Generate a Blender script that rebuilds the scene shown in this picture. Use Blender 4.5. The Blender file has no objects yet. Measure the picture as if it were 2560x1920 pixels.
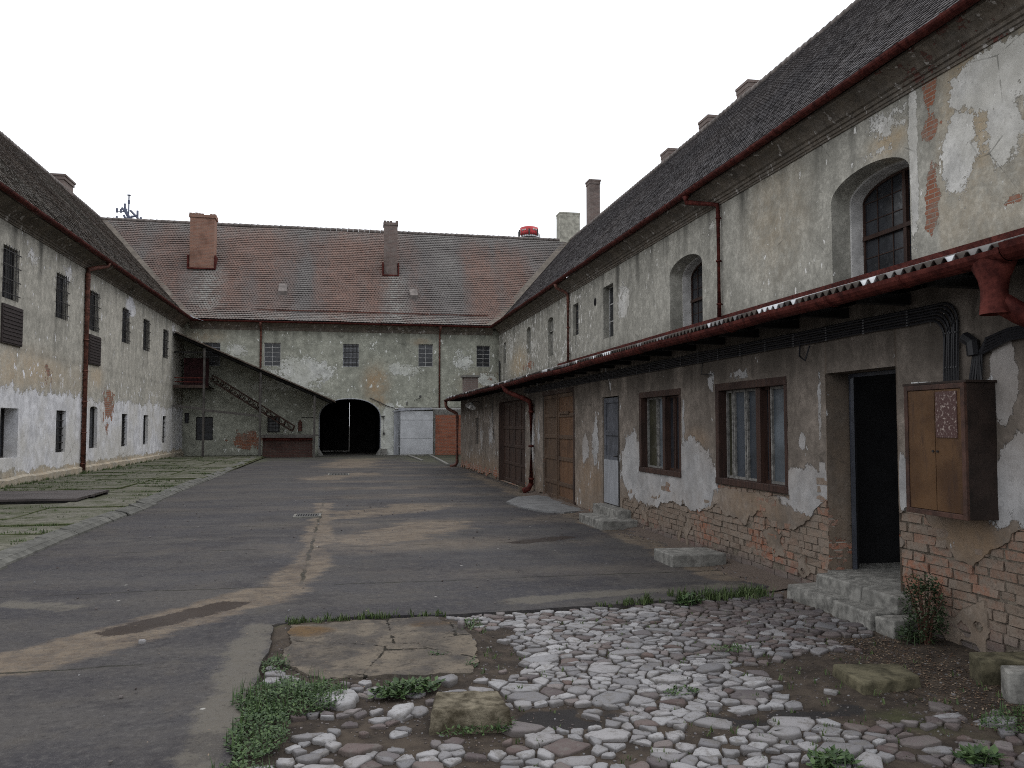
import bpy, math, random
import numpy as np
from mathutils import Vector, noise as mn
from math import radians, sin, cos, pi, sqrt, exp, atan2
random.seed(7)
R = random.uniform
sc = bpy.context.scene
COL = sc.collection
# ---------------------------------------------------------------- camera, sky, sun, exposure
cam = bpy.data.cameras.new('camera'); cam.lens = 28.8; cam.sensor_width = 36; cam.clip_end = 5000; cam.clip_start = .05
co = bpy.data.objects.new('camera', cam); COL.objects.link(co)
co.location = (0, 0, 1.75); co.rotation_euler = (radians(92.935), 0, radians(-11.467))
sc.camera = co
w = bpy.data.worlds.new('World'); sc.world = w; w.use_nodes = True
nt = w.node_tree; bg = nt.nodes['Background']
sky = nt.nodes.new('ShaderNodeTexSky'); sky.sky_type = 'NISHITA'; sky.sun_disc = False
sky.sun_elevation = radians(55); sky.sun_rotation = radians(-70); sky.air_density = 2.0; sky.dust_density = 6
mx = nt.nodes.new('ShaderNodeMix'); mx.data_type = 'RGBA'; mx.inputs[0].default_value = .9
mx.inputs[7].default_value = (14.2, 14.6, 15.3, 1)          # even cloud cover over the clear sky
nt.links.new(sky.outputs[0], mx.inputs[6]); nt.links.new(mx.outputs[2], bg.inputs[0]); bg.inputs[1].default_value = .1
sun = bpy.data.lights.new('sun', 'SUN'); sun.energy = .9; sun.angle = radians(40); sun.color = (1, .97, .93)
so = bpy.data.objects.new('sun', sun); COL.objects.link(so)
so.rotation_euler = (radians(35), 0, radians(-70 + 180)); so.location = (0, 0, 40)
vs = sc.view_settings; vs.view_transform = 'Standard'; vs.look = 'None'; vs.exposure = 0; vs.gamma = 1
sc.cycles.filter_width = 1.05
sc.cycles.use_denoising = False

# ---------------------------------------------------------------- layout (metres; camera stands at x=0, y=0)
XW, XL, YB, XS = 9.3, -9.2, 50.0, 4.85       # right wing wall, left wing wall, back wing wall, outbuilding wall
ZG, ZR = 7.9, 15.05                          # eaves gutter, ridge
TR = lambda s, z, d: (XW - d, s, z)
TL = lambda s, z, d: (XL + d, s, z)
TB = lambda s, z, d: (s, YB - d, z)
TS = lambda s, z, d: (XS - d, s, z)

# ---------------------------------------------------------------- mesh helpers
class MB:
    def __init__(s): s.v = []; s.f = []; s.m = []; s.a = {}
    def vert(s, p, **at):
        s.v.append(p); i = len(s.v) - 1
        for k, x in at.items(): s.a.setdefault(k, {})[i] = x
        return i
    def face(s, idx, m=0): s.f.append(tuple(idx)); s.m.append(m)
    def poly(s, pts, m=0, **at): s.face([s.vert(p, **at) for p in pts], m)
    def hexa(s, c, m=0, **at):      # 8 corners: bottom 4 ccw, top 4 ccw
        i = [s.vert(p, **at) for p in c]
        for q in ((3,2,1,0),(4,5,6,7),(0,1,5,4),(1,2,6,5),(2,3,7,6),(3,0,4,7)): s.face([i[k] for k in q], m)
    def box(s, x0, x1, y0, y1, z0, z1, m=0, j=0, **at):
        J = (lambda: R(-j, j)) if j else (lambda: 0)
        s.hexa([(a + J(), b + J(), c + J()) for c in (z0, z1) for a, b in ((x0,y0),(x1,y0),(x1,y1),(x0,y1))], m, **at)
    def tbox(s, T, s0, s1, z0, z1, d0, d1, m=0, j=0, **at):
        J = (lambda: R(-j, j)) if j else (lambda: 0)
        s.hexa([T(a + J(), c + J(), b + J()) for c in (z0, z1) for a, b in ((s0,d0),(s1,d0),(s1,d1),(s0,d1))], m, **at)
    def tube(s, pts, r, n=8, m=0, cap=True, **at):
        pts = [Vector(p) for p in pts]; rings = []
        rr = r if isinstance(r, (list, tuple)) else [r] * len(pts)
        for i, p in enumerate(pts):
            d = (pts[min(i+1, len(pts)-1)] - pts[max(i-1, 0)]).normalized()
            u = d.cross(Vector((0,0,1)))
            if u.length < 1e-3: u = d.cross(Vector((0,1,0)))
            u.normalize(); v = d.cross(u)
            rings.append([s.vert(tuple(p + (u*cos(2*pi*k/n) + v*sin(2*pi*k/n))*rr[i]), **at) for k in range(n)])
        for a, b in zip(rings, rings[1:]):
            for k in range(n): s.face((a[k], a[(k+1)%n], b[(k+1)%n], b[k]), m)
        if cap: s.face(rings[0][::-1], m); s.face(rings[-1], m)
    def extr(s, prof, fn, ss, m=0, close=False, **at):   # prof list of (a,b); fn(s,a,b)->xyz
        rows = [[s.vert(fn(x, a, b), **at) for a, b in prof] for x in ss]
        for p, q in zip(rows, rows[1:]):
            n = len(prof)
            for k in range(n if close else n-1): s.face((p[k], p[(k+1)%n], q[(k+1)%n], q[k]), m)
        if close: s.face(rows[0], m); s.face(rows[-1][::-1], m)
    def build(s, name, mats, parent=None, smooth=False, bevel=0, **props):
        me = bpy.data.meshes.new(name); me.from_pydata(s.v, [], s.f)
        for m in (mats if isinstance(mats, (list, tuple)) else [mats]): me.materials.append(m)
        me.polygons.foreach_set('material_index', s.m)
        for k, d in s.a.items():
            arr = np.zeros(len(s.v), dtype=np.float32)
            arr[list(d.keys())] = list(d.values())
            me.attributes.new(k, 'FLOAT', 'POINT').data.foreach_set('value', arr)
        if smooth: me.polygons.foreach_set('use_smooth', [True]*len(s.f))
        me.update()
        o = bpy.data.objects.new(name, me); COL.objects.link(o)
        if parent:
            o.parent = parent
            if parent.type == 'EMPTY' and not parent.name in LOCAL: o.location = -Vector(parent.location)
        if bevel:
            b = o.modifiers.new('bevel', 'BEVEL'); b.width = bevel; b.segments = 2; b.limit_method = 'ANGLE'
        for k, x in props.items(): o[k] = x
        return o

LOCAL = set()
def thing(name, label, cat, loc=(0,0,0), group=None, local=False):
    o = bpy.data.objects.new(name, None); COL.objects.link(o); o.location = loc
    if local: LOCAL.add(o.name)
    o['label'] = label; o['category'] = cat
    if group: o['group'] = group
    return o
def tag(o, label, cat, group=None):
    o['label'] = label; o['category'] = cat
    if group: o['group'] = group
    return o
def sub(parent, o): o.parent = parent; return o
def fb(x, y, z=0., o=4): return mn.fractal(Vector((x, y, z)), .8, 2.1, o)
def lerp(a, b, t): return a + (b-a)*t
def sstep(a, b, x):
    t = min(1, max(0, (x-a)/(b-a))); return t*t*(3-2*t)
def pl(pts, x):
    if x <= pts[0][0]: return pts[0][1]
    for (a, b), (c, d) in zip(pts, pts[1:]):
        if x <= c: return lerp(b, d, (x-a)/(c-a))
    return pts[-1][1]
def blobs(L, s, z):
    r = 0
    for b in L:
        q = (((s-b[0])/b[2])**2 + ((z-b[1])/b[3])**2)**1.4*.75
        if q < 6: r = max(r, (b[4] if len(b) > 4 else 1)*exp(-q))
    return r
def lines(a, b, step, extra=()):
    n = max(1, int(round((b-a)/step))); L = [a + (b-a)*i/n for i in range(n+1)]
    ex = sorted(set(round(e, 5) for e in extra if a-1e-6 <= e <= b+1e-6))
    L = [x for x in L if x in (a, b) or all(abs(x-e) > step*.3 for e in ex)]
    return sorted(set([round(x, 5) for x in L] + ex))
def clip(poly, vals):          # keep where value > 0
    out = []; cut = []
    n = len(poly)
    for i in range(n):
        p, q, a, b = poly[i], poly[(i+1)%n], vals[i], vals[(i+1)%n]
        if a > 0: out.append(p)
        if (a > 0) != (b > 0):
            t = a/(a-b); c = tuple(lerp(p[k], q[k], t) for k in range(len(p))); out.append(c); cut.append(c)
    return out, cut

def arch_z(h, s):
    c = (h['s0']+h['s1'])/2; hw = (h['s1']-h['s0'])/2; t = min(1, abs(s-c)/hw)
    return h['z1'] + h.get('rise', 0)*(sqrt(max(0, 1-t**h.get('pw', 2))))
def hole_outline(h, n=16):
    if not h.get('rise'):
        k = [0, .08, .16, .24, .32, .40, .5, .65, .8] if h.get('fine') else [0]; a, b = h['z0'], h['z1']
        return [(h['s0'],a)] + [(h['s1'], lerp(a, b, t)) for t in k] + [(h['s1'],b)] + [(h['s0'], lerp(b, a, t)) for t in [0]+[1-x for x in k[::-1] if x]]
    c = (h['s0']+h['s1'])/2; hw = (h['s1']-h['s0'])/2
    L = [(h['s0'],h['z0']),(h['s1'],h['z0'])]
    for k in range(n+1):
        s = c + hw*cos(pi*k/n); L.append((s, arch_z(h, s)))
    return L
def wall_grid(mb, T, s0, s1, z0, z1, step, holes, attrf, keep=None, disp=0, rim=.02, flip=False):
    S = lines(s0, s1, step, [e for h in holes for e in (h['s0'], h['s1'])])
    Z = lines(z0, z1, step, [e for h in holes for e in (h['z0'], h['z1']+h.get('rise', 0))])
    cache = {}
    def V(i, j):
        if (i, j) not in cache:
            s, z = S[i], Z[j]; d = disp*fb(s*1.3, z*1.3, 5) + disp*.4*fb(s*7, z*7, 2) if disp else 0
            cache[i, j] = mb.vert(T(s, z, d), **attrf(s, z))
        return cache[i, j]
    kv = {}
    def K(i, j):
        if (i, j) not in kv: kv[i, j] = keep(S[i], Z[j])
        return kv[i, j]
    for i in range(len(S)-1):
        cs = (S[i]+S[i+1])/2
        hs = [h for h in holes if h['s0'] < cs < h['s1']]
        for j in range(len(Z)-1):
            cz = (Z[j]+Z[j+1])/2
            if any(h['z0'] < cz < h['z1']+h.get('rise', 0) for h in hs): continue
            ij = [(i,j),(i+1,j),(i+1,j+1),(i,j+1)]
            if flip: ij = ij[::-1]
            if keep:
                vals = [K(*q) for q in ij]
                if max(vals) <= 0: continue
                if min(vals) <= 0:
                    po, cut = clip([(S[a], Z[b]) for a, b in ij], vals)
                    if len(po) >= 3:
                        ds = [disp*fb(a*1.3, b*1.3, 5)+disp*.4*fb(a*7, b*7, 2) for a, b in po]
                        mb.face([mb.vert(T(a, b, d), **attrf(a, b)) for (a, b), d in zip(po, ds)])
                    if len(cut) == 2:
                        (a, b), (c, e) = cut
                        at = attrf(a, b)
                        mb.poly([T(a, b, .004), T(c, e, .004), T(c, e, -rim), T(a, b, -rim)], 0, **at)
                    continue
            mb.face([V(*q) for q in ij])
    for h in holes:
        if h.get('rise'):
            top = h['z1'] + h['rise']; c = (h['s0']+h['s1'])/2; hw = (h['s1']-h['s0'])/2
            L = [c - hw*cos(pi*k/24) for k in range(25)]
            for a, b in zip(L, L[1:]):
                q = [(a, arch_z(h, a)), (b, arch_z(h, b)), (b, top), (a, top)]
                mb.face([mb.vert(T(x, z, 0), **attrf(x, z)) for x, z in (q[::-1] if flip else q)])
        o = hole_outline(h, 24); D = h.get('dp', .25)
        for p, q in zip(o, o[1:]+o[:1]):
            at = h.get('at', None)
            P = [(p, .0), (q, .0), (q, -D), (p, -D)]
            mb.face([mb.vert(T(x[0], x[1], d), **(at if at else attrf(*x))) for x, d in P])

# ---------------------------------------------------------------- node helpers
class NT:
    def __init__(s, name, rough=.8, spec=.3):
        s.mat = bpy.data.materials.new(name); s.mat.use_nodes = True; s.t = s.mat.node_tree
        s.b = s.t.nodes['Principled BSDF']; s.b.inputs['Roughness'].default_value = rough
        s.b.inputs['Specular IOR Level'].default_value = spec
        s._p = None
    def put(s, sock, v):
        if v is None: return
        if isinstance(v, bpy.types.NodeSocket): s.t.links.new(v, sock)
        else:
            if sock.type == 'RGBA' and isinstance(v, (tuple, list)): v = (*v, 1) if len(v) == 3 else v
            if sock.type == 'RGBA' and isinstance(v, (int, float)): v = (v, v, v, 1)
            sock.default_value = v
    def pos(s):
        if not s._p: s._p = s.t.nodes.new('ShaderNodeNewGeometry').outputs['Position']
        return s._p
    def attr(s, n):
        a = s.t.nodes.new('ShaderNodeAttribute'); a.attribute_name = n; return a.outputs['Fac']
    def math(s, op, a, b=None, c=None, clamp=False):
        n = s.t.nodes.new('ShaderNodeMath'); n.operation = op; n.use_clamp = clamp
        s.put(n.inputs[0], a); s.put(n.inputs[1], b)
        if c is not None: s.put(n.inputs[2], c)
        return n.outputs[0]
    def vmul(s, vec, k):
        n = s.t.nodes.new('ShaderNodeVectorMath'); n.operation = 'MULTIPLY'; s.put(n.inputs[0], vec); n.inputs[1].default_value = k; return n.outputs[0]
    def noise(s, scale, det=4, rough=.55, vec=None, dist=0, off=0):
        n = s.t.nodes.new('ShaderNodeTexNoise'); n.inputs['Scale'].default_value = scale; n.inputs['Detail'].default_value = det
        n.inputs['Roughness'].default_value = rough; n.inputs['Distortion'].default_value = dist
        if off:
            a = s.t.nodes.new('ShaderNodeVectorMath'); a.operation = 'ADD'; s.put(a.inputs[0], vec or s.pos()); a.inputs[1].default_value = (off, off*1.7, off*.6); vec = a.outputs[0]
        s.put(n.inputs['Vector'], vec or s.pos()); return n.outputs['Fac']
    def vor(s, scale, feat='F1', vec=None, out='Distance'):
        n = s.t.nodes.new('ShaderNodeTexVoronoi'); n.feature = feat; n.inputs['Scale'].default_value = scale
        s.put(n.inputs['Vector'], vec or s.pos()); return n.outputs[out]
    def ramp(s, f, a, b, lo=0., hi=1.):      # smooth range map
        n = s.t.nodes.new('ShaderNodeMapRange'); n.interpolation_type = 'SMOOTHSTEP'
        s.put(n.inputs[0], f); n.inputs[1].default_value = a; n.inputs[2].default_value = b; n.inputs[3].default_value = lo; n.inputs[4].default_value = hi
        return n.outputs[0]
    def mix(s, f, a, b, mode='MIX'):
        n = s.t.nodes.new('ShaderNodeMix'); n.data_type = 'RGBA'; n.blend_type = mode
        s.put(n.inputs[0], f); s.put(n.inputs[6], a); s.put(n.inputs[7], b); return n.outputs[2]
    def sz(s, axis):                         # (s, z) of a wall as a flat vector
        sp = s.t.nodes.new('ShaderNodeSeparateXYZ'); s.put(sp.inputs[0], s.pos())
        cb = s.t.nodes.new('ShaderNodeCombineXYZ'); s.put(cb.inputs[0], sp.outputs[axis]); s.put(cb.inputs[1], sp.outputs[2]); return cb.outputs[0], sp
    def bump(s, h, st=.5, dist=.01, nrm=None):
        n = s.t.nodes.new('ShaderNodeBump'); n.inputs['Strength'].default_value = st; n.inputs['Distance'].default_value = dist
        s.put(n.inputs['Height'], h); 
        if nrm: s.put(n.inputs['Normal'], nrm)
        return n.outputs[0]
    def out(s, col=None, rough=None, nrm=None, spec=None):
        if col is not None: s.put(s.b.inputs['Base Color'], col)
        if rough is not None: s.put(s.b.inputs['Roughness'], rough)
        if nrm is not None: s.put(s.b.inputs['Normal'], nrm)
        if spec is not None: s.put(s.b.inputs['Specular IOR Level'], spec)
        return s.mat

def plaster(name, axis, A, B, W, ochre=(.34,.25,.15), brickc=((.30,.12,.07),(.22,.085,.05),(.30,.27,.23)), flake=.66, seed=0):
    n = NT(name, .9, .2); v2, sp = n.sz(axis)
    big = n.noise(.55, 5, .6, off=seed+1); mid = n.noise(2.6, 9, .68, off=seed+2); fine = n.noise(22, 6, .6)
    st = n.noise(1, 6, .62, vec=n.vmul(n.pos(), (2.6, 2.6, .35)), off=seed+3)
    edge = n.math('ADD', n.math('MULTIPLY', n.noise(1.7, 12, .72, off=seed+5, dist=.3), .62), n.math('MULTIPLY', n.noise(8, 8, .7, off=seed+6), .38)); edge2 = n.noise(3.2, 12, .66, off=seed+9, dist=.2)
    c = n.mix(n.ramp(n.math('ADD', n.math('MULTIPLY', big, .5), n.math('MULTIPLY', st, .5)), .36, .62), A, B)
    c = n.mix(n.ramp(n.noise(.38, 4, .6, off=seed+21), .40, .60, .42, 0), c, [x*.66 for x in B]); c = n.mix(n.ramp(mid, .44, .66, 0, .45), c, [x*1.5 for x in A]); c = n.mix(n.ramp(n.noise(11, 9, .75, off=seed+14), .42, .62, .5, 0), c, [x*.6 for x in B])
    c = n.mix(n.ramp(mid, .48, .30, 0, .65), c, [x*.55 for x in B])
    c = n.mix(n.math('MULTIPLY', n.attr('o'), n.ramp(edge, .30, .62)), c, ochre)
    d = n.math('MULTIPLY', n.attr('d'), n.ramp(st, .25, .6), clamp=True)
    c = n.mix(d, c, [x*.34 for x in B])
    wm = n.ramp(n.math('ADD', n.attr('w'), n.math('MULTIPLY', n.math('SUBTRACT', edge, .5), 2.0)), .5, .54)
    Wc = n.mix(n.ramp(mid, .35, .65), W, [x*.66 for x in W]); Wc = n.mix(n.ramp(n.noise(13, 8, .75, off=seed+8), .46, .34, 0, .55), Wc, [x*.42 for x in W]); Wc = n.mix(n.ramp(big, .40, .62, 0, .55), Wc, A)
    c = n.mix(wm, c, Wc)
    fl = n.noise(5.5, 8, .6, vec=n.vmul(n.pos(), (1, 1, .55)), off=seed+7)
    fm = n.ramp(n.math('ADD', fl, n.math('MULTIPLY', n.attr('f'), .16)), flake, flake+.015)
    c = n.mix(fm, c, [x*1.1 for x in W])
    bt = n.t.nodes.new('ShaderNodeTexBrick'); n.put(bt.inputs['Vector'], v2)
    n.put(bt.inputs['Color1'], brickc[0]); n.put(bt.inputs['Color2'], brickc[1]); n.put(bt.inputs['Mortar'], brickc[2])
    for k, x in (('Scale', 1), ('Mortar Size', .009), ('Mortar Smooth', .3), ('Brick Width', .29), ('Row Height', .08), ('Bias', -.1)): bt.inputs[k].default_value = x
    bm = n.ramp(n.math('ADD', n.attr('b'), n.math('MULTIPLY', n.math('SUBTRACT', edge2, .5), 2.2)), .5, .52)
    bc = n.mix(n.ramp(edge, .45, .6, 0, .65), bt.outputs['Color'], [x*.8 for x in brickc[2]])
    c = n.mix(bm, c, bc)
    # grime specks and hairline cracks
    c = n.mix(n.ramp(n.noise(9, 10, .75, off=seed+4), .36, .30, 0, .55), c, [x*.35 for x in B])
    ck = n.vor(.9, 'DISTANCE_TO_EDGE', vec=n.mix(.16, n.pos(), n.t.nodes[-1].outputs[0] if False else n.pos()))
    ckm = n.math('MULTIPLY', n.ramp(n.math('ADD', ck, n.math('MULTIPLY', n.noise(6, 4), .05)), .034, .026), n.ramp(big, .5, .6))
    c = n.mix(n.math('MULTIPLY', ckm, .6), c, [x*.3 for x in B])
    h = n.math('ADD', n.math('MULTIPLY', fine, .25), n.math('MULTIPLY', mid, .6))
    h = n.math('SUBTRACT', h, n.math('MULTIPLY', wm, .55)); h = n.math('SUBTRACT', h, n.math('MULTIPLY', fm, .2))
    h = n.math('SUBTRACT', h, n.math('MULTIPLY', bm, .9)); h = n.math('ADD', h, n.math('MULTIPLY', n.math('MULTIPLY', bm, n.math('SUBTRACT', 1, bt.outputs['Fac'])), .5))
    return n.out(c, None, n.bump(h, .8, .022))

def simple(name, col, rough=.6, spec=.4, var=.35, sc=8, metal=0, bump=.15, col2=None, dist=.004, stretch=None):
    n = NT(name, rough, spec)
    v = n.vmul(n.pos(), stretch) if stretch else None
    f = n.noise(sc, 8, .65, vec=v)
    c = n.mix(n.ramp(f, .32, .68), [x*(1-var) for x in col], col2 or [min(1, x*(1+var)) for x in col])
    c = n.mix(n.ramp(n.noise(sc*.17, 5, .6, off=3), .4, .7, 0, .5), c, [x*(1-var) for x in col])
    n.b.inputs['Metallic'].default_value = metal
    return n.out(c, None, n.bump(n.noise(sc*5, 5, .6, vec=v), bump, dist) if bump else None)

def wood(name, a, b, rough=.55):
    n = NT(name, rough, .35)
    g = n.noise(1, 8, .65, vec=n.vmul(n.pos(), (30, 30, 1.6))); m = n.noise(1.7, 5, .6)
    c = n.mix(n.ramp(g, .3, .7), a, b); c = n.mix(n.ramp(m, .45, .7, 0, .6), c, [x*.45 for x in a])
    return n.out(c, n.ramp(m, .3, .7, rough-.1, rough+.25), n.bump(g, .35, .004))

MT = {}
MT['pl_right'] = plaster('plaster_grey_green', 1, (.45,.435,.385), (.335,.325,.285), (.66,.65,.62), ochre=(.44,.32,.18), seed=11, flake=.69)
MT['pl_left'] = plaster('plaster_beige_whitewash', 1, (.48,.455,.40), (.375,.36,.315), (.70,.70,.73), ochre=(.45,.35,.235), seed=31)
MT['pl_back'] = plaster('plaster_moss_grey', 0, (.45,.455,.385), (.36,.365,.305), (.66,.67,.63), ochre=(.38,.26,.15), seed=57, flake=.70)
MT['pl_shed'] = plaster('plaster_grey_brown', 1, (.255,.218,.187), (.160,.136,.115), (.40,.395,.395), ochre=(.24,.165,.105), seed=83, flake=.69)
MT['cornice'] = plaster('plaster_cornice', 1, (.21,.19,.17), (.13,.12,.11), (.36,.34,.32), brickc=((.14,.06,.05),(.12,.05,.04),(.15,.13,.11)), seed=101)
MT['reveal'] = simple('reveal_plaster', (.50,.49,.48), .9, .2, .25, 3)
MT['reveal_dark'] = simple('reveal_mouldy_plaster', (.17,.175,.155), .9, .2, .6, 4, col2=(.34,.33,.30))
MT['red_metal'] = simple('red_painted_sheet_metal', (.070,.013,.011), .7, .12, .55, 9, bump=.6, col2=(.120,.030,.023), dist=.006)
MT['rust'] = simple('rusty_pipe_paint', (.11,.042,.032), .65, .3, .6, 7, bump=.3, col2=(.20,.078,.055))
MT['dark_iron'] = simple('dark_iron', (.022,.02,.02), .55, .4, .3, 12)
MT['shutter'] = simple('dark_shutter_sheet', (.035,.026,.026), .6, .3, .3, 12)
MT['grey_metal'] = simple('grey_galvanised_metal', (.32,.33,.36), .45, .5, .25, 6)
MT['grey_dull'] = simple('dull_grey_clip', (.10,.10,.105), .6, .4, .3, 6)
MT['white_frame'] = simple('old_white_window_paint', (.42,.42,.41), .6, .4, .4, 14)
MT['brown_frame'] = wood('brown_window_wood', (.026,.013,.010), (.055,.027,.019))
MT['wood_dark'] = wood('dark_brown_door_wood', (.028,.016,.012), (.065,.036,.026))
MT['wood_mid'] = wood('weathered_brown_door_wood', (.06,.036,.024), (.12,.075,.046))
MT['sash'] = simple('dirty_sash_paint', (.17,.165,.155), .7, .25, .5, 16)
MT['wood_light'] = wood('orange_brown_panel_wood', (.085,.042,.022), (.16,.085,.044))
MT['wood_grey'] = wood('grey_weathered_timber', (.05,.045,.042), (.11,.10,.09), .8)
MT['timber_dark'] = wood('dark_soffit_timber', (.008,.0075,.007), (.018,.016,.015), .9)
MT['blue_door'] = simple('grey_blue_door_paint', (.085,.09,.105), .6, .3, .35, 5)
MT['frame_dark'] = simple('dark_blue_steel_frame', (.05,.055,.07), .4, .5, .3, 5)
MT['pale_sheet'] = simple('pale_sheet_metal', (.27,.28,.30), .5, .5, .25, 2, stretch=(2,2,.5))
MT['concrete'] = simple('pale_concrete', (.195,.19,.175), .9, .2, .45, 11, bump=.6, dist=.007)
MT['concrete_moss'] = simple('mossy_concrete', (.075,.068,.042), .9, .2, .5, 9, bump=.7, col2=(.14,.125,.08), dist=.008)
MT['concrete_ochre'] = simple('ochre_mossy_concrete', (.07,.056,.032), .9, .2, .5, 9, bump=1, col2=(.19,.165,.12), dist=.015)
MT['black'] = simple('black_cable', (.012,.012,.015), .5, .4, .2, 8)
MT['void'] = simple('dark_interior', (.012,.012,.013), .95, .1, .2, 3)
MT['cement_cap'] = simple('cement_cap', (.16,.155,.14), .9, .2, .3, 6)
def glass(name, col, rough=.12, spec=.5):
    n = NT(name, rough, spec); f = n.noise(1.4, 6, .6)
    g = n.noise(9, 8, .7)
    c = n.mix(n.ramp(f, .35, .65), col, [x*.45 for x in col])
    c = n.mix(n.ramp(g, .55, .75, 0, .25), c, (.16,.16,.16))
    return n.out(c, n.ramp(g, .3, .8, rough, rough+.35))
MT['glass_dark'] = glass('dark_window_glass', (.028,.031,.038), .14, .5)
MT['glass_blue'] = glass('dusty_blue_reflection_glass', (.045,.055,.07), .3)  # dusty pane with the light-blue reflection painted into its colour
MT['glass_pale'] = glass('pale_sky_reflection_glass', (.12,.14,.16), .3)  # pale sky reflection put into the base colour of the pane
MT['glass_green'] = glass('brown_green_curtained_glass', (.04,.038,.022), .3)

def brick_mat(name, c1, c2, mort, axis, smear=.4, tone=False):
    n = NT(name, .88, .25); v2, sp = n.sz(axis)
    bt = n.t.nodes.new('ShaderNodeTexBrick'); n.put(bt.inputs['Vector'], v2)
    n.put(bt.inputs['Color1'], c1); n.put(bt.inputs['Color2'], c2); n.put(bt.inputs['Mortar'], mort)
    for k, x in (('Scale', 1), ('Mortar Size', .010), ('Mortar Smooth', .3), ('Brick Width', .28), ('Row Height', .085), ('Bias', 0)): bt.inputs[k].default_value = x
    m = n.noise(3, 9, .65, off=4)
    c = n.mix(n.ramp(m, .45, .65, 0, smear), bt.outputs['Color'], mort)
    c = n.mix(n.ramp(n.noise(1.2, 5), .5, .7, 0, .5), c, [x*.5 for x in c2])
    return n.out(c, None, n.bump(n.math('SUBTRACT', n.math('MULTIPLY', n.noise(30, 5), .4), bt.outputs['Fac']), .6, .012))
MT['brick_red'] = brick_mat('orange_hollow_brick', (.36,.13,.075), (.28,.085,.045), (.22,.17,.14), 0, .25)
MT['brick_chim_x'] = brick_mat('chimney_brick', (.28,.145,.10), (.20,.105,.075), (.24,.18,.15), 0, .3)
MT['brick_chim_d'] = brick_mat('sooty_chimney_brick', (.17,.125,.11), (.12,.09,.08), (.20,.175,.16), 0, .5)
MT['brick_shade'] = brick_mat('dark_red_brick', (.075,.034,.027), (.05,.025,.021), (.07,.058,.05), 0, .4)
# individual bricks of the outbuilding: tone per brick
n = NT('old_exposed_brick', .9, .2); t = n.attr('tone'); v = n.attr('val'); f = n.noise(7, 9, .7); g = n.noise(38, 6, .65)
c = n.mix(t, (.18,.135,.105), (.27,.115,.070)); c = n.mix(n.math('MULTIPLY', v, .75), c, (.24,.195,.155))
c = n.mix(n.ramp(f, .42, .58, 0, .85), c, (.20,.165,.135)); c = n.mix(n.ramp(g, .5, .25, 0, .6), c, (.05,.035,.028))
sp = n.t.nodes.new('ShaderNodeSeparateXYZ'); n.put(sp.inputs[0], n.pos())
c = n.mix(n.ramp(n.math('ADD', sp.outputs[2], n.math('MULTIPLY', f, .3)), .42, .14, 0, .7), c, (.085,.078,.082))
MT['brick_old'] = n.out(c, None, n.bump(n.math('ADD', n.math('MULTIPLY', g, .5), f), .9, .012))
n = NT('old_lime_mortar', .95, .1); f = n.noise(9, 9, .7); g = n.noise(45, 5, .6)
MT['mortar'] = n.out(n.mix(n.ramp(f, .35, .65), (.11,.092,.075), (.21,.18,.145)), None, n.bump(n.math('ADD', f, g), 1, .02))

def tile_mat(name, ca, cb, lich, dark, rough=.6, spec=.4):
    n = NT(name, rough, spec); t = n.attr('tone'); a = n.attr('age'); l = n.attr('lich')
    f = n.noise(3.5, 8, .7); g = n.noise(26, 5, .6)
    c = n.mix(t, ca, cb); c = n.mix(a, c, dark)
    c = n.mix(n.math('MULTIPLY', l, n.ramp(f, .3, .6)), c, lich)
    c = n.mix(n.ramp(g, .5, .3, 0, .45), c, [x*.5 for x in dark])
    return n.out(c, n.ramp(f, .3, .7, rough-.1, rough+.15), n.bump(g, .3, .006))
MT['tile_back'] = tile_mat('red_brown_roof_tiles', (.185,.115,.093), (.142,.098,.083), (.23,.225,.21), (.118,.106,.102), .75, .2)
MT['tile_left'] = tile_mat('brown_grey_roof_tiles', (.125,.098,.080), (.095,.078,.068), (.16,.155,.135), (.075,.067,.062), .7, .2)
MT['tile_right'] = tile_mat('blackened_roof_tiles', (.125,.112,.110), (.100,.091,.093), (.16,.155,.155), (.080,.075,.080), .75, .15)
MT['flash'] = simple('valley_mortar_strip', (.14,.12,.10), .8, .3, .3, 3)
MT['ridge'] = simple('ridge_tile_clay', (.15,.13,.12), .75, .3, .4, 3)

# ---------------------------------------------------------------- ground materials
n = NT('worn_asphalt', .75, .12)
sp = n.t.nodes.new('ShaderNodeSeparateXYZ'); n.put(sp.inputs[0], n.pos())
f1 = n.noise(.45, 7, .62, dist=.4); f2 = n.noise(3, 9, .7); f3 = n.noise(60, 4, .7); f4 = n.noise(150, 3, .6)
stx = n.noise(1, 7, .6, vec=n.vmul(n.pos(), (.35, 1.5, 1)), off=6)
c = n.mix(n.ramp(n.math('ADD', n.math('MULTIPLY', f1, .5), n.math('MULTIPLY', stx, .5)), .38, .62), (.036,.034,.038), (.066,.061,.058))
c = n.mix(n.ramp(f2, .45, .75, 0, .5), c, (.080,.070,.058))
sd = n.ramp(n.math('ADD', n.attr('sand'), n.math('MULTIPLY', n.math('SUBTRACT', n.noise(1.3, 10, .68, off=8, vec=n.vmul(n.pos(), (.7, 1.3, 1))), .5), 1.9)), .38, .72)
sd = n.math('MULTIPLY', sd, n.ramp(n.noise(9, 10, .8, off=43), .34, .52, .45, 1))
wob0 = n.math('MULTIPLY', n.math('SUBTRACT', n.noise(.8, 6, .7, off=19), .5), 1.1)
jd = n.math('PINGPONG', n.math('ADD', n.math('SUBTRACT', sp.outputs[1], 6.5), wob0), 1.43)
jm = n.math('MULTIPLY', n.ramp(jd, 1.0, .05), n.math('MULTIPLY', n.ramp(n.noise(.5, 6, .6, off=23), .36, .60), n.ramp(sp.outputs[0], -2.0, .8, .18, 1)))
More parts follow.
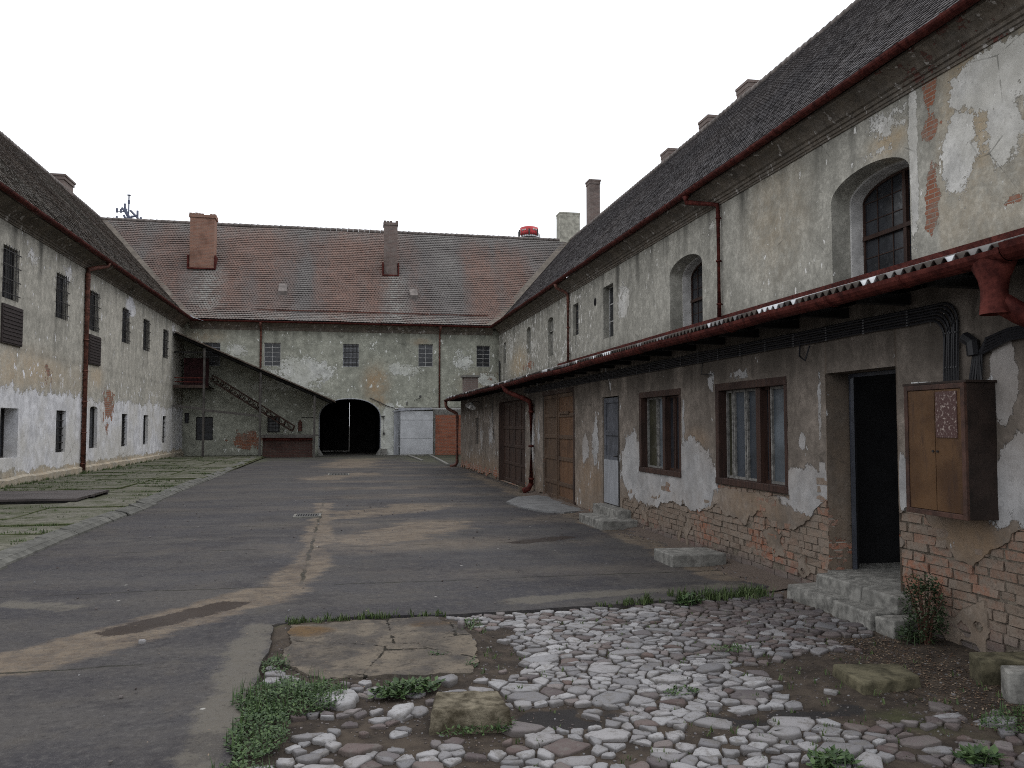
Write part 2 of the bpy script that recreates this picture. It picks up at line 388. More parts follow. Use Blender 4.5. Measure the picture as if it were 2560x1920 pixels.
sd = n.math('MAXIMUM', sd, n.math('MULTIPLY', n.math('MULTIPLY', jm, n.ramp(sp.outputs[1], 8.5, 11)), .6))
sd = n.math('MULTIPLY', sd, n.ramp(n.noise(5, 9, .75, off=41), .30, .55, .55, 1))
c = n.mix(sd, c, n.mix(n.ramp(f2, .35, .65), (.105,.082,.062), (.165,.132,.098)))
c = n.mix(n.ramp(n.math('ADD', n.attr('pale'), n.math('MULTIPLY', n.math('SUBTRACT', n.noise(2.4, 11, .78, off=44), .5), 2.4)), .42, .85, 0, .7), c, (.12,.108,.088))
c = n.mix(n.ramp(n.math('ADD', n.attr('moss'), n.math('MULTIPLY', n.math('SUBTRACT', n.noise(2.2, 8, .65, off=2), .5), .9)), .4, .75, 0, .55), c, (.075,.082,.045))
wet = n.ramp(n.math('ADD', n.attr('wet'), n.math('MULTIPLY', n.math('SUBTRACT', n.noise(3.5, 10, .78, off=61), .5), 2.6)), .55, .72)
# joints between the bays, wandering a little
wob = n.math('MULTIPLY', n.math('SUBTRACT', n.noise(2.2, 6, .7, off=9), .5), .16)
fr = n.math('PINGPONG', n.math('ADD', n.math('SUBTRACT', sp.outputs[1], 6.5), wob), 1.43)
cr = n.math('MULTIPLY', n.ramp(fr, .022, .008), n.ramp(n.noise(1.1, 5, .6, off=12), .42, .52))
lx = n.math('ABSOLUTE', n.math('ADD', n.math('ADD', sp.outputs[0], .47), wob))
cr = n.math('MAXIMUM', cr, n.math('MULTIPLY', n.math('MULTIPLY', n.ramp(lx, .03, .012), n.ramp(n.noise(.5, 3, off=33), .42, .55)), n.math('MULTIPLY', n.ramp(sp.outputs[1], 9.2, 10.), n.ramp(sp.outputs[1], 21, 19))))
c = n.mix(n.math('MULTIPLY', cr, .85), c, (.018,.018,.012))
mm = n.noise(16, 8, .8, off=45); c = n.mix(n.ramp(mm, .50, .62, 0, .42), c, (.105,.098,.092)); c = n.mix(n.ramp(mm, .46, .36, 0, .55), c, (.014,.013,.015))
c = n.mix(n.ramp(n.noise(1.1, 9, .75, off=46), .52, .62, 0, .45), c, (.022,.020,.024))
sp2 = n.vor(2.3, 'F1', vec=n.vmul(n.pos(), (1, 1, 0))); c = n.mix(n.math('MULTIPLY', n.ramp(sp2, .05, .03), n.ramp(n.noise(2, 3, off=47), .5, .55)), c, (.30,.29,.27))
gr = n.ramp(f4, .60, .70, 0, .65); c = n.mix(gr, c, (.16,.155,.15)); c = n.mix(n.ramp(f3, .42, .3, 0, .5), c, (.02,.02,.022))
c = n.mix(n.math('MULTIPLY', wet, .9), c, (.024,.016,.012))
h = n.math('SUBTRACT', n.math('ADD', n.math('MULTIPLY', f3, .3), n.math('MULTIPLY', f2, .9)), n.math('MULTIPLY', cr, 1.5))
MT['asphalt'] = n.out(c, n.math('SUBTRACT', n.ramp(f1, .35, .65, .7, .9), n.math('MULTIPLY', wet, .12)), n.bump(h, .6, .012))
n = NT('dark_soil', .9, .1); f = n.noise(5, 9, .7); g = n.noise(60, 5, .7)
c = n.mix(n.ramp(f, .35, .65), (.032,.026,.022), (.07,.056,.044)); c = n.mix(n.ramp(n.math('ADD', n.attr('moss'), n.math('MULTIPLY', f, .5)), .6, .9, 0, .7), c, (.055,.06,.028))
c = n.mix(n.ramp(g, .62, .75, 0, .6), c, (.17,.15,.13)); wt = n.ramp(n.math('ADD', n.attr('wet'), n.math('MULTIPLY', n.math('SUBTRACT', f, .5), .6)), .4, .6)
c = n.mix(n.math('MULTIPLY', wt, .85), c, (.022,.021,.022)); c = n.mix(n.math('MULTIPLY', n.attr('dust'), .8), c, (.125,.10,.085))
MT['soil'] = n.out(c, n.math('SUBTRACT', .92, n.math('MULTIPLY', wt, .17)), n.bump(n.math('ADD', f, n.math('MULTIPLY', g, .35)), .9, .02))
n = NT('cobble_stone', .8, .15); t = n.attr('tone'); v = n.attr('val'); f = n.noise(14, 9, .7); g = n.noise(70, 5, .6)
c = n.mix(v, (.135,.133,.14), (.32,.315,.32)); c = n.mix(t, c, n.mix(v, (.060,.048,.050), (.115,.082,.072)))
c = n.mix(n.ramp(f, .52, .36, 0, .7), c, [.13,.12,.11]); c = n.mix(n.ramp(g, .4, .28, 0, .4), c, (.09,.085,.08))
c = n.mix(n.math('MULTIPLY', n.attr('dirt'), n.ramp(f, .3, .6, .5, 1)), c, (.06,.05,.042))
MT['stone'] = n.out(c, None, n.bump(n.math('ADD', f, n.math('MULTIPLY', g, .4)), .8, .01))
n = NT('cracked_concrete', .88, .1); f = n.noise(2.2, 9, .68); g = n.noise(45, 6, .7)
c = n.mix(n.ramp(f, .36, .62), (.080,.070,.060), (.150,.126,.098)); c = n.mix(n.ramp(n.math('ADD', n.attr('moss'), n.math('MULTIPLY', f, .4)), .75, 1.15, 0, .8), c, (.10,.058,.022))
c = n.mix(n.ramp(n.noise(1.6, 9, .72, off=5), .46, .60, 0, .75), c, (.052,.048,.047)); c = n.mix(n.ramp(n.noise(14, 8, .8, off=6), .50, .38, 0, .6), c, (.035,.03,.026)); c = n.mix(n.ramp(g, .6, .72, 0, .5), c, (.20,.19,.17)); ck = n.vor(1.0, 'DISTANCE_TO_EDGE')
ckm = n.math('MULTIPLY', n.ramp(n.math('ADD', ck, n.math('MULTIPLY', n.noise(9, 6, .7), .11)), .063, .055), n.ramp(f, .42, .5))
c = n.mix(ckm, c, (.02,.018,.014)); c = n.mix(n.ramp(g, .42, .3, 0, .5), c, (.03,.028,.026))
MT['slab'] = n.out(c, None, n.bump(n.math('SUBTRACT', n.math('ADD', f, n.math('MULTIPLY', g, .3)), ckm), .9, .015))
n = NT('mossy_precast_slab', .85, .12); f = n.noise(1.3, 8, .65); f2 = n.noise(9, 8, .7); g = n.noise(50, 5, .6)
c = n.mix(n.ramp(f2, .35, .65), (.085,.082,.066), (.16,.152,.125)); c = n.mix(n.ramp(f, .42, .62, 0, .75), c, (.058,.064,.034)); c = n.mix(n.attr('edge'), c, (.06,.07,.03))
MT['precast'] = n.out(c, None, n.bump(n.math('ADD', f2, n.math('MULTIPLY', g, .3)), .7, .01))
def leafmat(name, a, b):
    n = NT(name, .6, .3); c = n.mix(n.attr('tone'), a, b); n.b.inputs['Subsurface Weight'].default_value = 0
    return n.out(c)
MT['grass'] = leafmat('grass_blades', (.035,.060,.020), (.085,.115,.040))
MT['weed'] = leafmat('weed_leaves', (.022,.045,.016), (.070,.115,.038))
MT['ivy'] = leafmat('dark_shrub_leaves', (.018,.032,.014), (.04,.062,.026))
MT['dry'] = leafmat('dry_leaf_litter', (.07,.04,.025), (.22,.17,.12))
MT['moss'] = leafmat('moss', (.05,.055,.02), (.10,.08,.03))

# ---------------------------------------------------------------- roofs
RB, RS = .75, 8.50                          # bell-cast: run and height of the flatter foot
RUN = 6.9                                   # from gutter to ridge
def roof_prof(t):
    L1 = sqrt(RB**2 + (RS-ZG-.02)**2)
    if t <= L1: k = t/L1; return k*RB, lerp(ZG+.02, RS, k), (RB/L1, (RS-ZG-.02)/L1)
    L2 = sqrt((RUN-RB)**2 + (ZR-RS)**2); k = (t-L1)/L2
    return lerp(RB, RUN, k), lerp(RS, ZR, k), ((RUN-RB)/L2, (ZR-RS)/L2)
RLEN = sqrt(RB**2 + (RS-ZG-.02)**2) + sqrt((RUN-RB)**2 + (ZR-RS)**2)
def tile_roof(name, P, s0, s1, keep, colf, mat, parent, wav=.03, W=.17, C=.165, LIFT=.034):
    # P(s,h,z) -> xyz ; h measured inwards from the gutter
    mb = MB(); rows = int(RLEN/C)
    tone = {}; age = {}; lich = {}
    V, F = mb.v, mb.f
    for i in range(rows):
        t0 = i*C; h0, z0, (dh, dz) = roof_prof(t0); h1, z1, _ = roof_prof(min(t0+C*1.12, RLEN)); nx, nz = -dz, dh
        ncol = int((s1-s0)/W); off = (i % 2)*W*.5
        for j in range(ncol):
            s = s0 + off + j*W
            if not keep(s+W/2, h0): continue
            wv = wav*fb(s*.35, t0*.35, 1, 3); lift = LIFT + R(-.005, .006) + wv; up = .006+wv
            tl = R(-.006, .006)
            tt, aa, ll = colf(s, h0, z0)
            pts = []
            for (ds, k, nn) in ((.004, 1, up), (W-.004, 1, up), (W-.004, .17, lift), (W*.72, .04, lift), (W*.5, 0, lift), (W*.28, .04, lift), (.004, .17, lift)):
                hh = lerp(h0, h1, k) + nx*nn; zz = lerp(z0, z1, k) + nz*nn + tl*(ds/W-.5)
                pts.append(P(s+ds, hh, zz))
            b = len(V); V.extend(pts); F.append((b, b+1, b+2, b+3, b+4, b+5, b+6)); mb.m.append(0)
            lo = []
            for (ds, k) in ((W-.004, .17), (W*.72, .04), (W*.5, 0), (W*.28, .04), (.004, .17)):
                lo.append(P(s+ds, lerp(h0, h1, k)+nx*(lift-.018), lerp(z0, z1, k)+nz*(lift-.018)))
            V.extend(lo)
            for q in range(4): F.append((b+2+q, b+3+q, b+8+q, b+7+q)); mb.m.append(0)
            for q in range(12): tone[b+q] = tt; age[b+q] = aa; lich[b+q] = ll
    mb.a = {'tone': tone, 'age': age, 'lich': lich}
    return mb.build(name, mat, parent)
def half_pipe(mb, P0, P1, r, n=8, seg=None, sag=0, thick=.006):
    P0, P1 = Vector(P0), Vector(P1); L = (P1-P0).length; d = (P1-P0).normalized(); sd = Vector((0,0,1)).cross(d).normalized()
    k = seg or max(2, int(L/1.0)); prof = [(cos(a)*r, sin(a)*r) for a in [pi + pi*i/n for i in range(n+1)]]
    prof += [(cos(a)*(r-thick), sin(a)*(r-thick)) for a in [2*pi - pi*i/n for i in range(n+1)]]
    def fn(x, a, b):
        p = P0 + d*x + sd*a + Vector((0,0,b + sag*fb(x*.4, 3, 1, 2))); return tuple(p)
    mb.extr(prof, fn, [L*i/k for i in range(k+1)], close=True)
    x = 0
    while x < L:                              # seams and brackets
        mb.extr([(cos(a)*(r+.008), sin(a)*(r+.008)) for a in [pi + pi*i/n for i in range(n+1)]] + [(r+.008, .006), (-r-.008, .006)], fn, [x, x+.035], close=True)
        x += .98
def strip_pipe(mb, pts, r=.06, n=10): mb.tube(pts, r, n); 
def collars(mb, T, s, d, zs, r=.072):
    for z in zs: mb.tube([T(s, z, d), T(s, z+.05, d)], r, 10)

# ---------------------------------------------------------------- windows
def window(parent, T, h, dp, cols, rows, fm, gm, fw=.05, mw=.025, bars=None, arch=False, thick=None, mull=None, name='window', label=None):
    s0, s1, z0, z1 = h['s0'], h['s1'], h['z0'], h['z1']; f = MB()
    top = z1 + h.get('rise', 0)
    if h.get('rise'):
        c = (s0+s1)/2; hw = (s1-s0)/2; L = [c - hw*cos(pi*k/20) for k in range(21)]
        for a, b in zip(L, L[1:]):
            za, zb = arch_z(h, a), arch_z(h, b)
            f.hexa([T(a, za-fw, -dp), T(b, zb-fw, -dp), T(b, zb-fw, -dp+.05), T(a, za-fw, -dp+.05), T(a, za, -dp), T(b, zb, -dp), T(b, zb, -dp+.05), T(a, za, -dp+.05)])
    else: f.tbox(T, s0, s1, z1-fw, z1, -dp, -dp+.05)
    f.tbox(T, s0, s1, z0, z0+fw, -dp, -dp+.05)
    f.tbox(T, s0, s0+fw, z0+fw, z1-(0 if h.get('rise') else fw), -dp, -dp+.05); f.tbox(T, s1-fw, s1, z0+fw, z1-(0 if h.get('rise') else fw), -dp, -dp+.05)
    for i in range(1, cols):
        s = s0 + (s1-s0)*i/cols; f.tbox(T, s-mw/2, s+mw/2, z0+fw, (arch_z(h, s) if h.get('rise') else z1)-fw, -dp+.006, -dp+.036)
    for j in range(1, rows):
        z = z0 + (top-z0)*j/rows
        a, b = s0+fw, s1-fw
        if h.get('rise') and z > z1:
            c = (s0+s1)/2; hw = (s1-s0)/2
            q = hw*sqrt(max(0, 1-((z-z1)/h['rise'])**2)); a, b = c-q+fw, c+q-fw
        f.tbox(T, a, b, z-mw/2, z+mw/2, -dp+.009, -dp+.033)
    if mull:
        for kind, x in mull:
            if kind == 'v': f.tbox(T, x-.045, x+.045, z0+fw, (arch_z(h, x) if h.get('rise') else z1)-fw, -dp+.003, -dp+.085)
            else: f.tbox(T, s0+fw, s1-fw, x-.04, x+.04, -dp+.001, -dp+.095)
    o = f.build(name, fm, parent)
    if label: o['label'] = label
    g = MB(); D = -dp+.02; pts = hole_outline(h, 20)
    g.poly([T(a, b, D) for a, b in pts]); g.build('pane', gm, o)
    if bars:
        b = MB(); nb, nh, d = bars
        for i in range(nb):
            s = s0 + (s1-s0)*(i+.5)/nb; b.tube([T(s, z0-.02, d), T(s, top+.02, d)], .011, 5)
        for j in range(nh):
            z = z0 + (top-z0)*(j+.35)/(nh-.3); b.tbox(T, s0-.1, s1+.1, z-.014, z+.014, d-.012, d+.01)
        b.build('grille', MT['dark_iron'], o)
    return o

# ---------------------------------------------------------------- RIGHT WING
rw = thing('wing_building', 'long right-hand wing with near-black tiled roof and grey-green peeling plaster above the outbuilding', 'building', (XW, 20, 0))
def H(s0, s1, z0, z1, **k): return dict(s0=s0, s1=s1, z0=z0, z1=z1, **k)
archs = [H(12.04, 14.32, 4.30, 6.12, rise=.40, dp=.42, pw=2), H(20.27, 22.52, 4.30, 6.12, rise=.40, dp=.42, pw=2)]
hr = [H(47.7, 48.4, 5.5, 6.75, dp=.2), H(41.0, 41.95, 5.5, 6.7, rise=.2, dp=.13), H(36.3, 37.35, 5.0, 6.6, rise=.2, dp=.16),
      H(32.15, 33.0, 5.5, 6.82, dp=.2), H(27.7, 28.85, 4.95, 6.86, dp=.3)] + archs
BR = [(11.52, 7.25, .17, .35), (11.52, 6.62, .17, .28), (11.52, 5.38, .17, .62), (11.45, 6.1, .14, .35, .35), (41.6, 4.9, 1.4, .35, .6), (9.9, 5.0, .3, .1, .7), (11.2, 7.75, .5, .2, .6)]
WR = [(12.6, 7.1, .8, .35, .6), (10.2, 6.9, .9, .5, .8), (10.9, 6.0, .45, .8, .66), (10.0, 6.1, .35, .9, .62), (9.4, 6.6, .3, .6, .8), (26.6, 6.0, .7, .8, .72), (46.2, 6.2, 1.2, 1.2, .56), (40.5, 5.7, 2.3, .8, .56),
      (11.93, 6.2, .12, 1.9, .9), (13.1, 6.65, 1.1, .1, .6), (34, 5, 1.6, .8, .5), (21.3, 4.4, 1.5, .3, .5), (19.8, 6.9, .5, .4, .5)]
OR = [(10.7, 6.6, .5, 1.3, .85), (9.9, 7.2, .5, .4, .6), (12.6, 6.75, .5, .25, .7), (16.5, 6.4, 1.2, 1.2, .3), (44, 5.2, 2, .8, .7), (9.4, 5.9, .4, .8, .5)]
def drips(holes, s, z, k=.5):
    r = 0
    for h in holes:
        if h['s0']-.12 < s < h['s1']+.12 and z < h['z0']+.02 and z > h['z0']-1.5:
            e = max(0, fb(s*4.5, h['s0'], 3, 3)+.25); r = max(r, k*e*(1-(h['z0']-z)/1.5)*2)
    return min(.85, r)
def gut(s, z, k): return k*max(0, fb(s*1.6, 2, 3, 4)-.02)*sstep(5.6, 7.4, z)*2.2
def at_r(s, z):
    return dict(w=blobs(WR, s, z) + (.12 if s < 11.3 else 0), b=blobs(BR, s, z), o=max(blobs(OR, s, z), .25 if s < 11.4 else 0),
                d=max(drips(hr[:5], s, z), gut(s, z, .7))+.6*sstep(7.0, 7.6, z)*(.6+.4*fb(s*.5, 1)) + .5*sstep(4.8, 4.35, z), f=(.55 if s > 30 else .15) + .3*fb(s*.3, z*.5))
mb = MB(); wall_grid(mb, TR, 5.5, 50, 4.1, 7.9, .11, hr, at_r, flip=True)
mb.poly([(XW+.03, 5.5, -.1), (XW+.03, 5.5, 4.3), (XW+.03, 50, 4.3), (XW+.03, 50, -.1)])
mb.build('wall', MT['pl_right'], rw)
# second, paler step of each deep arched reveal, then the glazing
for h, lab in zip(archs, ('deep arched window, wide, near the brick column', 'deep arched window between the plain window and the downpipe')):
    m2 = MB(); h2 = H(h['s0']+.05, h['s1']-.05, h['z0'], h['z1']-.02, rise=.38)
    o1, o2 = hole_outline(h, 24), hole_outline(h2, 24)
    m1 = MB()
    for p, q, a, b in zip(o1, o1[1:]+o1[:1], o2, o2[1:]+o2[:1]):
        m1.poly([TR(p[0]*.9999+.0, p[1]-.003, -.02), TR(q[0]*.9999, q[1]-.003, -.02), TR(q[0]*.9999, q[1]-.003, -.40), TR(p[0]*.9999, p[1]-.003, -.40)])
        m2.poly([TR(*p, -.40), TR(*q, -.40), TR(*b, -.40), TR(*a, -.40)]); m2.poly([TR(*a, -.40), TR(*b, -.40), TR(*b, -.72), TR(*a, -.72)])
    rvp = m2.build('window_reveal', MT['reveal'], rw)
    h3 = H(h['s0']+.05, h['s1']-.05, 4.30, h['z1']-.03, rise=.36)
    window(rw, TR, h3, .70, 5, 6, MT['brown_frame'], MT['glass_dark'], fw=.05, mw=.016, mull=[('v', h['s0']+.05+ (h['s1']-h['s0'])*.40), ('h', 5.40)], label=lab)
window(rw, TR, hr[4], .27, 2, 3, MT['white_frame'], MT['glass_dark'], fw=.04, mw=.04)
window(rw, TR, hr[0], .18, 1, 2, MT['dark_iron'], MT['glass_dark'])
window(rw, TR, hr[3], .18, 1, 5, MT['wood_grey'], MT['glass_dark'], mw=.05)
m = MB(); m.poly([TR(a, b, -.12) for a, b in hole_outline(hr[1])]); m.tbox(TR, 41.2, 41.4, 5.6, 6.6, -.12, -.08); m.build('blind_niche', MT['reveal_dark'], rw)
m = MB(); m.poly([TR(a, b, -.15) for a, b in hole_outline(hr[2])]); m.tbox(TR, 36.5, 36.8, 5.1, 6.5, -.15, -.10); m.tbox(TR, 36.3, 37.35, 6.15, 6.2, -.15, -.08)
m.build('blind_niche', MT['reveal_dark'], rw)
m = MB(); m.tbox(TR, 29.7, 30.0, 6.35, 6.62, -.01, .008); m.tbox(TR, 5.5, 11.2, 4.42, 4.60, 0, .012); m.build('vent_opening', MT['void'], rw) if False else None
m = MB(); 
for k in range(14): a = 2*pi*k/14; b = 2*pi*(k+1)/14; m.poly([TR(29.85, 6.48, .006), TR(29.85+.16*cos(a), 6.48+.16*sin(a), .006), TR(29.85+.16*cos(b), 6.48+.16*sin(b), .006)])
m.build('vent_hole', MT['void'], rw)
CP = [(0,7.38),(.03,7.38),(.03,7.42),(.055,7.43),(.055,7.49),(.09,7.50),(.10,7.56),(.15,7.58),(.19,7.64),(.27,7.71),(.36,7.76),(.44,7.78),(.44,7.84),(.30,7.95)]
at_c = lambda s: dict(d=.2, b=.35 if abs(s-11.2) < 1.2 else .05, w=.15, f=.3, o=.2)
def cornice(parent, T, s0, s1, st=.5, zoff=0):
    m = MB(); ss = [s0 + (s1-s0)*i/int((s1-s0)/st) for i in range(int((s1-s0)/st)+1)]; rows = []
    for x in ss: rows.append([m.vert(T(x, b+.01*fb(x, b*3), a + .008*fb(x*2, b*9, 7)), **at_c(x)) for a, b in CP])
    for p, q in zip(rows, rows[1:]):
        for k in range(len(CP)-1): m.face((p[k], q[k], q[k+1], p[k+1]))
    return m.build('cornice', MT['cornice'], parent)
cornice(rw, TR, 5.5, 49.6)
def col_right(s, h, z):
    g = fb(s*.22, h*.3, 2, 3); return R(0, 1), min(1, max(0, .4+.6*g+R(-.15,.15))), (1 if R(0,1) < .06 else .0)*R(.2, .7) + .12*max(0, fb(s*.15, h*.1, 6))
rr = tile_roof('roof', lambda s, h, z: (XW-.5+h, s, z), 6, 56.6, lambda s, h: s < 49.5+h and s > 6 , col_right, MT['tile_right'], rw, LIFT=.028, wav=.02)
m = MB()
def backing(mb, P, s0, s1f, zoff=-.02):
    pr = [(0, ZG), (RB, RS-.03), (RUN, ZR-.03)]
    for (h0, z0), (h1, z1) in zip(pr, pr[1:]): mb.poly([P(s0(h0), h0, z0+zoff), P(s1f(h0), h0, z0+zoff), P(s1f(h1), h1, z1+zoff), P(s0(h1), h1, z1+zoff)])
backing(m, lambda s, h, z: (XW-.5+h, s, z), lambda h: 5.8, lambda h: 49.5+h)
m.poly([(XW-.5+RUN, 5.8, ZR-.05), (XW-.5+RUN, 62, ZR-.05), (XW-.5+2*RUN, 62, ZG), (XW-.5+2*RUN, 5.8, ZG)])
m.build('roof_deck', MT['timber_dark'], rr)
def ridge(parent, A, B, n):
    m = MB(); A, B = Vector(A), Vector(B)
    for i in range(n):
        a = A.lerp(B, i/n); b = A.lerp(B, (i+.97)/n); dz = .02*fb(i*.2, 1, 1, 2)
        m.tube([tuple(a+Vector((0,0,dz+.015))), tuple(b+Vector((0,0,dz)))], [.125, .105], 8)
    return m.build('ridge_tiles', MT['ridge'], parent, smooth=True)
ridge(rr, (XW-.5+RUN, 6, ZR+.02), (XW-.5+RUN, 56.6, ZR+.02), 130)
def chimney(parent, x0, x1, y0, y1, z0, z1, mat, cap=True, broken=False, flare=.0, name='chimney'):
    m = MB(); m.box(x0, x1, y0, y1, z0, z1-.3, j=.01)
    m.box(x0-flare, x1+flare, y0-flare, y1+flare, z1-.3, z1-.12)
    if broken:
        k = max(3, int((x1-x0)/.16)); w_ = (x1-x0+2*flare)/k
        for i in range(k):
            for yy in (y0-flare, y1+flare-.14):
                if R(0,1) < .85: m.box(x0-flare+i*w_+.012, x0-flare+(i+1)*w_-.012, yy, yy+.14, z1-.12, z1-R(0, .06))
        for yy in (y0+.2, y0+.45): m.box(x0-flare, x0+.1, yy, yy+.2, z1-.12, z1-.03); m.box(x1-.1, x1+flare, yy, yy+.2, z1-.12, z1-.03)
    else: m.box(x0-flare*1.5-.02, x1+flare*1.5+.02, y0-flare*1.5-.02, y1+flare*1.5+.02, z1-.12, z1)
    o = m.build(name, mat, parent, bevel=.012); return o
for y, zt in ((30.3, 15.7), (34.0, 15.66), (38.6, 15.7)):
    chimney(rr, 15.75, 16.3, y-.5, y+.5, 14.4, zt, MT['brick_chim_d'], flare=.015)
chimney(rr, 15.65, 16.35, 51.3, 52.1, 14.2, 18.05, MT['brick_chim_d'], flare=.03)
m = MB(); half_pipe(m, (XW-.56, 5.5, ZG), (XW-.56, 49.45, ZG), .105, sag=.02); rg = m.build('gutter', MT['red_metal'], rw, smooth=False)
def downpipe(parent, T, s, zt=7.8, zb=0.1, off=.56, mat='rust', kick=.35, rad=.055):
    m = MB(); m.tube([T(s+kick, zt, off), T(s+kick, zt-.16, off-.02), T(s+kick*.35, zt-.34, .22), T(s, zt-.44, .10), T(s, zt-.6, .09), T(s, zb, .09)], [.10, .07, rad, rad, rad, rad], 10)
    z = zt-.8
    while z > zb: m.tube([T(s, z, .09), T(s, z+.04, .09)], rad+.012, 10); m.tbox(T, s-.012, s+.012, z+.01, z+.035, 0, .05); z -= 1.1
    return m.build('downpipe', MT[mat], parent, smooth=True)
downpipe(rw, TR, 19.1, zb=4.5, kick=.9, mat='red_metal'); downpipe(rw, TR, 33.45, zb=4.4, kick=.2, rad=.06)
m = MB(); m.tube([TR(49.3, 5.75, .08), TR(49.3, 4.3, .08)], .05, 8); m.build('pipe_stub', MT['dark_iron'], rw)
m = MB()
vr = [(RB, RS), (RUN, ZR)]
def valley(mb, sx):
    P = [(0, ZG), (RB, RS), (RUN, ZR)]
    for (h0, z0), (h1, z1) in zip(P, P[1:]):
        for side in (0, 1):
            w_ = .42; q0 = (sx*(8.8+h0), 49.5+h0, z0+.07); q1 = (sx*(8.8+h1), 49.5+h1, z1+.07)
            if side: a0 = (sx*(8.8+h0), 49.5+h0-w_, z0+.06); a1 = (sx*(8.8+h1), 49.5+h1-w_, z1+.06)
            else: a0 = (sx*(8.8+h0-w_), 49.5+h0, z0+.06); a1 = (sx*(8.8+h1-w_), 49.5+h1, z1+.06)
            mb.poly([q0, q1, a1, a0])
valley(m, 1); m.build('valley_strip', MT['flash'], rr)
# red flashing where the outbuilding roof meets this wall
m = MB(); m.tbox(TR, 5.5, 35.5, 4.30, 4.53, .0, .02); m.build('flashing', MT['red_metal'], rw)

# ---------------------------------------------------------------- LEFT WING
lw = thing('wing_building', 'long left-hand wing with barred windows and whitewashed lower wall beside the grassy slabs', 'building', (XL, 30, 0))
ups = [(24.45, 25.5), (28.65, 29.72), (32.2, 33.25), (36.65, 37.75), (40.3, 41.4), (44.5, 45.55)]
lows = [(24.75, 25.75), (29.0, 29.95), (32.6, 33.45), (36.95, 37.85), (40.7, 41.65), (44.8, 45.65)]
hl = [H(a, b, 5.27, 6.72, dp=.2) for a, b in ups] + [H(a, b, .88, 2.26, dp=.22) for a, b in lows]
hl[6] = H(24.6, 25.85, .85, 2.25, dp=.45); hl[8] = H(32.55, 33.5, .92, 2.38, rise=.1, dp=.2)
BL = [(34.9, 2.6, 1.0, .8, .66), (34.7, 1.9, .4, .6, .5), (28.1, 3.4, .45, .4, .6), (30.5, 1.0, .3, .5, .2)]
OL = [(26, 3.4, 4, .55, .75), (31, 3.3, 1.5, .5, .4), (33.2, 3.6, .8, .4, .8), (43, 1.0, 3, .6, .6), (35, 1.2, 3, .5, .35)]
WL = [(38, 6.9, .9, .5, .85), (26.7, 6.8, .7, .4, .6), (30, 6.9, .8, .4, .6), (47, 6.9, .8, .5, .6)]
def at_l(s, z):
    e = 2.72 + .10*fb(s*.9, 3) - .25*max(0, fb(s*.25, 8))
    lowm = sstep(e+.55, e-.45, z); n1 = fb(s*.8, z*.8, 4)
    band = exp(-((z-3.25)/.35)**2)
    foot = sstep(.75+.3*fb(s*.7, 2), .25, z)
    return dict(w=max(blobs(WL, s, z), lowm*(.98-.75*foot) + .28*band + .1*n1), b=blobs(BL, s, z), o=max(blobs(OL, s, z), .8*foot),
                d=max(drips(hl, s, z), gut(s, z, .6))+.5*sstep(7.05, 7.5, z) + .25*sstep(.3, 0, z) + .5*exp(-((z-3.95)/.03)**2) + .35*lowm*max(0, n1), f=.35*band + .3*foot)
mb = MB(); wall_grid(mb, TL, 14, 50, -.1, 7.7, .13, hl, at_l); mb.build('wall', MT['pl_left'], lw)
mb = MB(); 
rows = []
for i in range(73):
    s = 14+i*.5; dd = .10+.02*fb(s, 1); zz = .30+.04*fb(s*.7, 5); rows.append([mb.vert(TL(s, b, a), o=.7, w=.1, b=.12, d=.3) for a, b in ((dd, -.1), (dd, zz-.03), (.0, zz+.02))])
for p, q in zip(rows, rows[1:]):
    for k in range(2): mb.face((p[k], q[k], q[k+1], p[k+1]))
mb.build('plinth', MT['pl_left'], lw)
for i, (a, b) in enumerate(ups):
    window(lw, TL, hl[i], .17, 2, 3, MT['dark_iron'], MT['glass_dark'], bars=(6, 4, .05))
for i in range(6):
    h = hl[6+i]; window(lw, TL, h, h['dp']-.04, 2, 4, MT['dark_iron'], MT['glass_dark'], bars=(3, 6, -.08) if i in (1, 3, 5) else None)
for a, b in ((24.43, 25.85), (32.15, 33.55)):
    m = MB(); m.tbox(TL, a, b, 4.02, 5.1, .0, .05)
    for k in range(10): m.tbox(TL, a+.04, b-.04, 4.06+k*.105, 4.10+k*.105, .05, .068)
    m.build('wall_shutter', MT['shutter'], lw)
cornice(lw, TL, 14, 49.6)
def col_left(s, h, z):
    g = fb(s*.3, h*.3, 12, 3); return R(0, 1), min(1, max(0, .25+.5*g+R(-.25,.25))), min(1, max(0, R(0, .35)+.5*fb(s*.2, h*.25, 16)))
lr = tile_roof('roof', lambda s, h, z: (XL+.5-h, s, z), 14, 56.6, lambda s, h: s < 49.5+h, col_left, MT['tile_left'], lw)
m = MB(); backing(m, lambda s, h, z: (XL+.5-h, s, z), lambda h: 13.8, lambda h: 49.5+h)
m.poly([(XL+.5-RUN, 13.8, ZR-.05), (XL+.5-RUN, 62, ZR-.05), (XL+.5-2*RUN, 62, ZG), (XL+.5-2*RUN, 13.8, ZG)]); m.build('roof_deck', MT['timber_dark'], lr)
ridge(lr, (XL+.5-RUN, 14, ZR+.02), (XL+.5-RUN, 56.6, ZR+.02), 110)
chimney(lr, -16.6, -15.5, 49.0, 50.6, 14.2, 15.75, MT['brick_chim_d'], flare=.06)
m = MB(); half_pipe(m, (XL+.58, 14, ZG-.05), (XL+.58, 49.45, ZG-.05), .105, sag=.02); m.build('gutter', MT['red_metal'], lw)
downpipe(lw, TL, 31.6, zb=.05, kick=.75, rad=.085)
m = MB(); valley(m, -1); m.build('valley_strip', MT['flash'], lr)
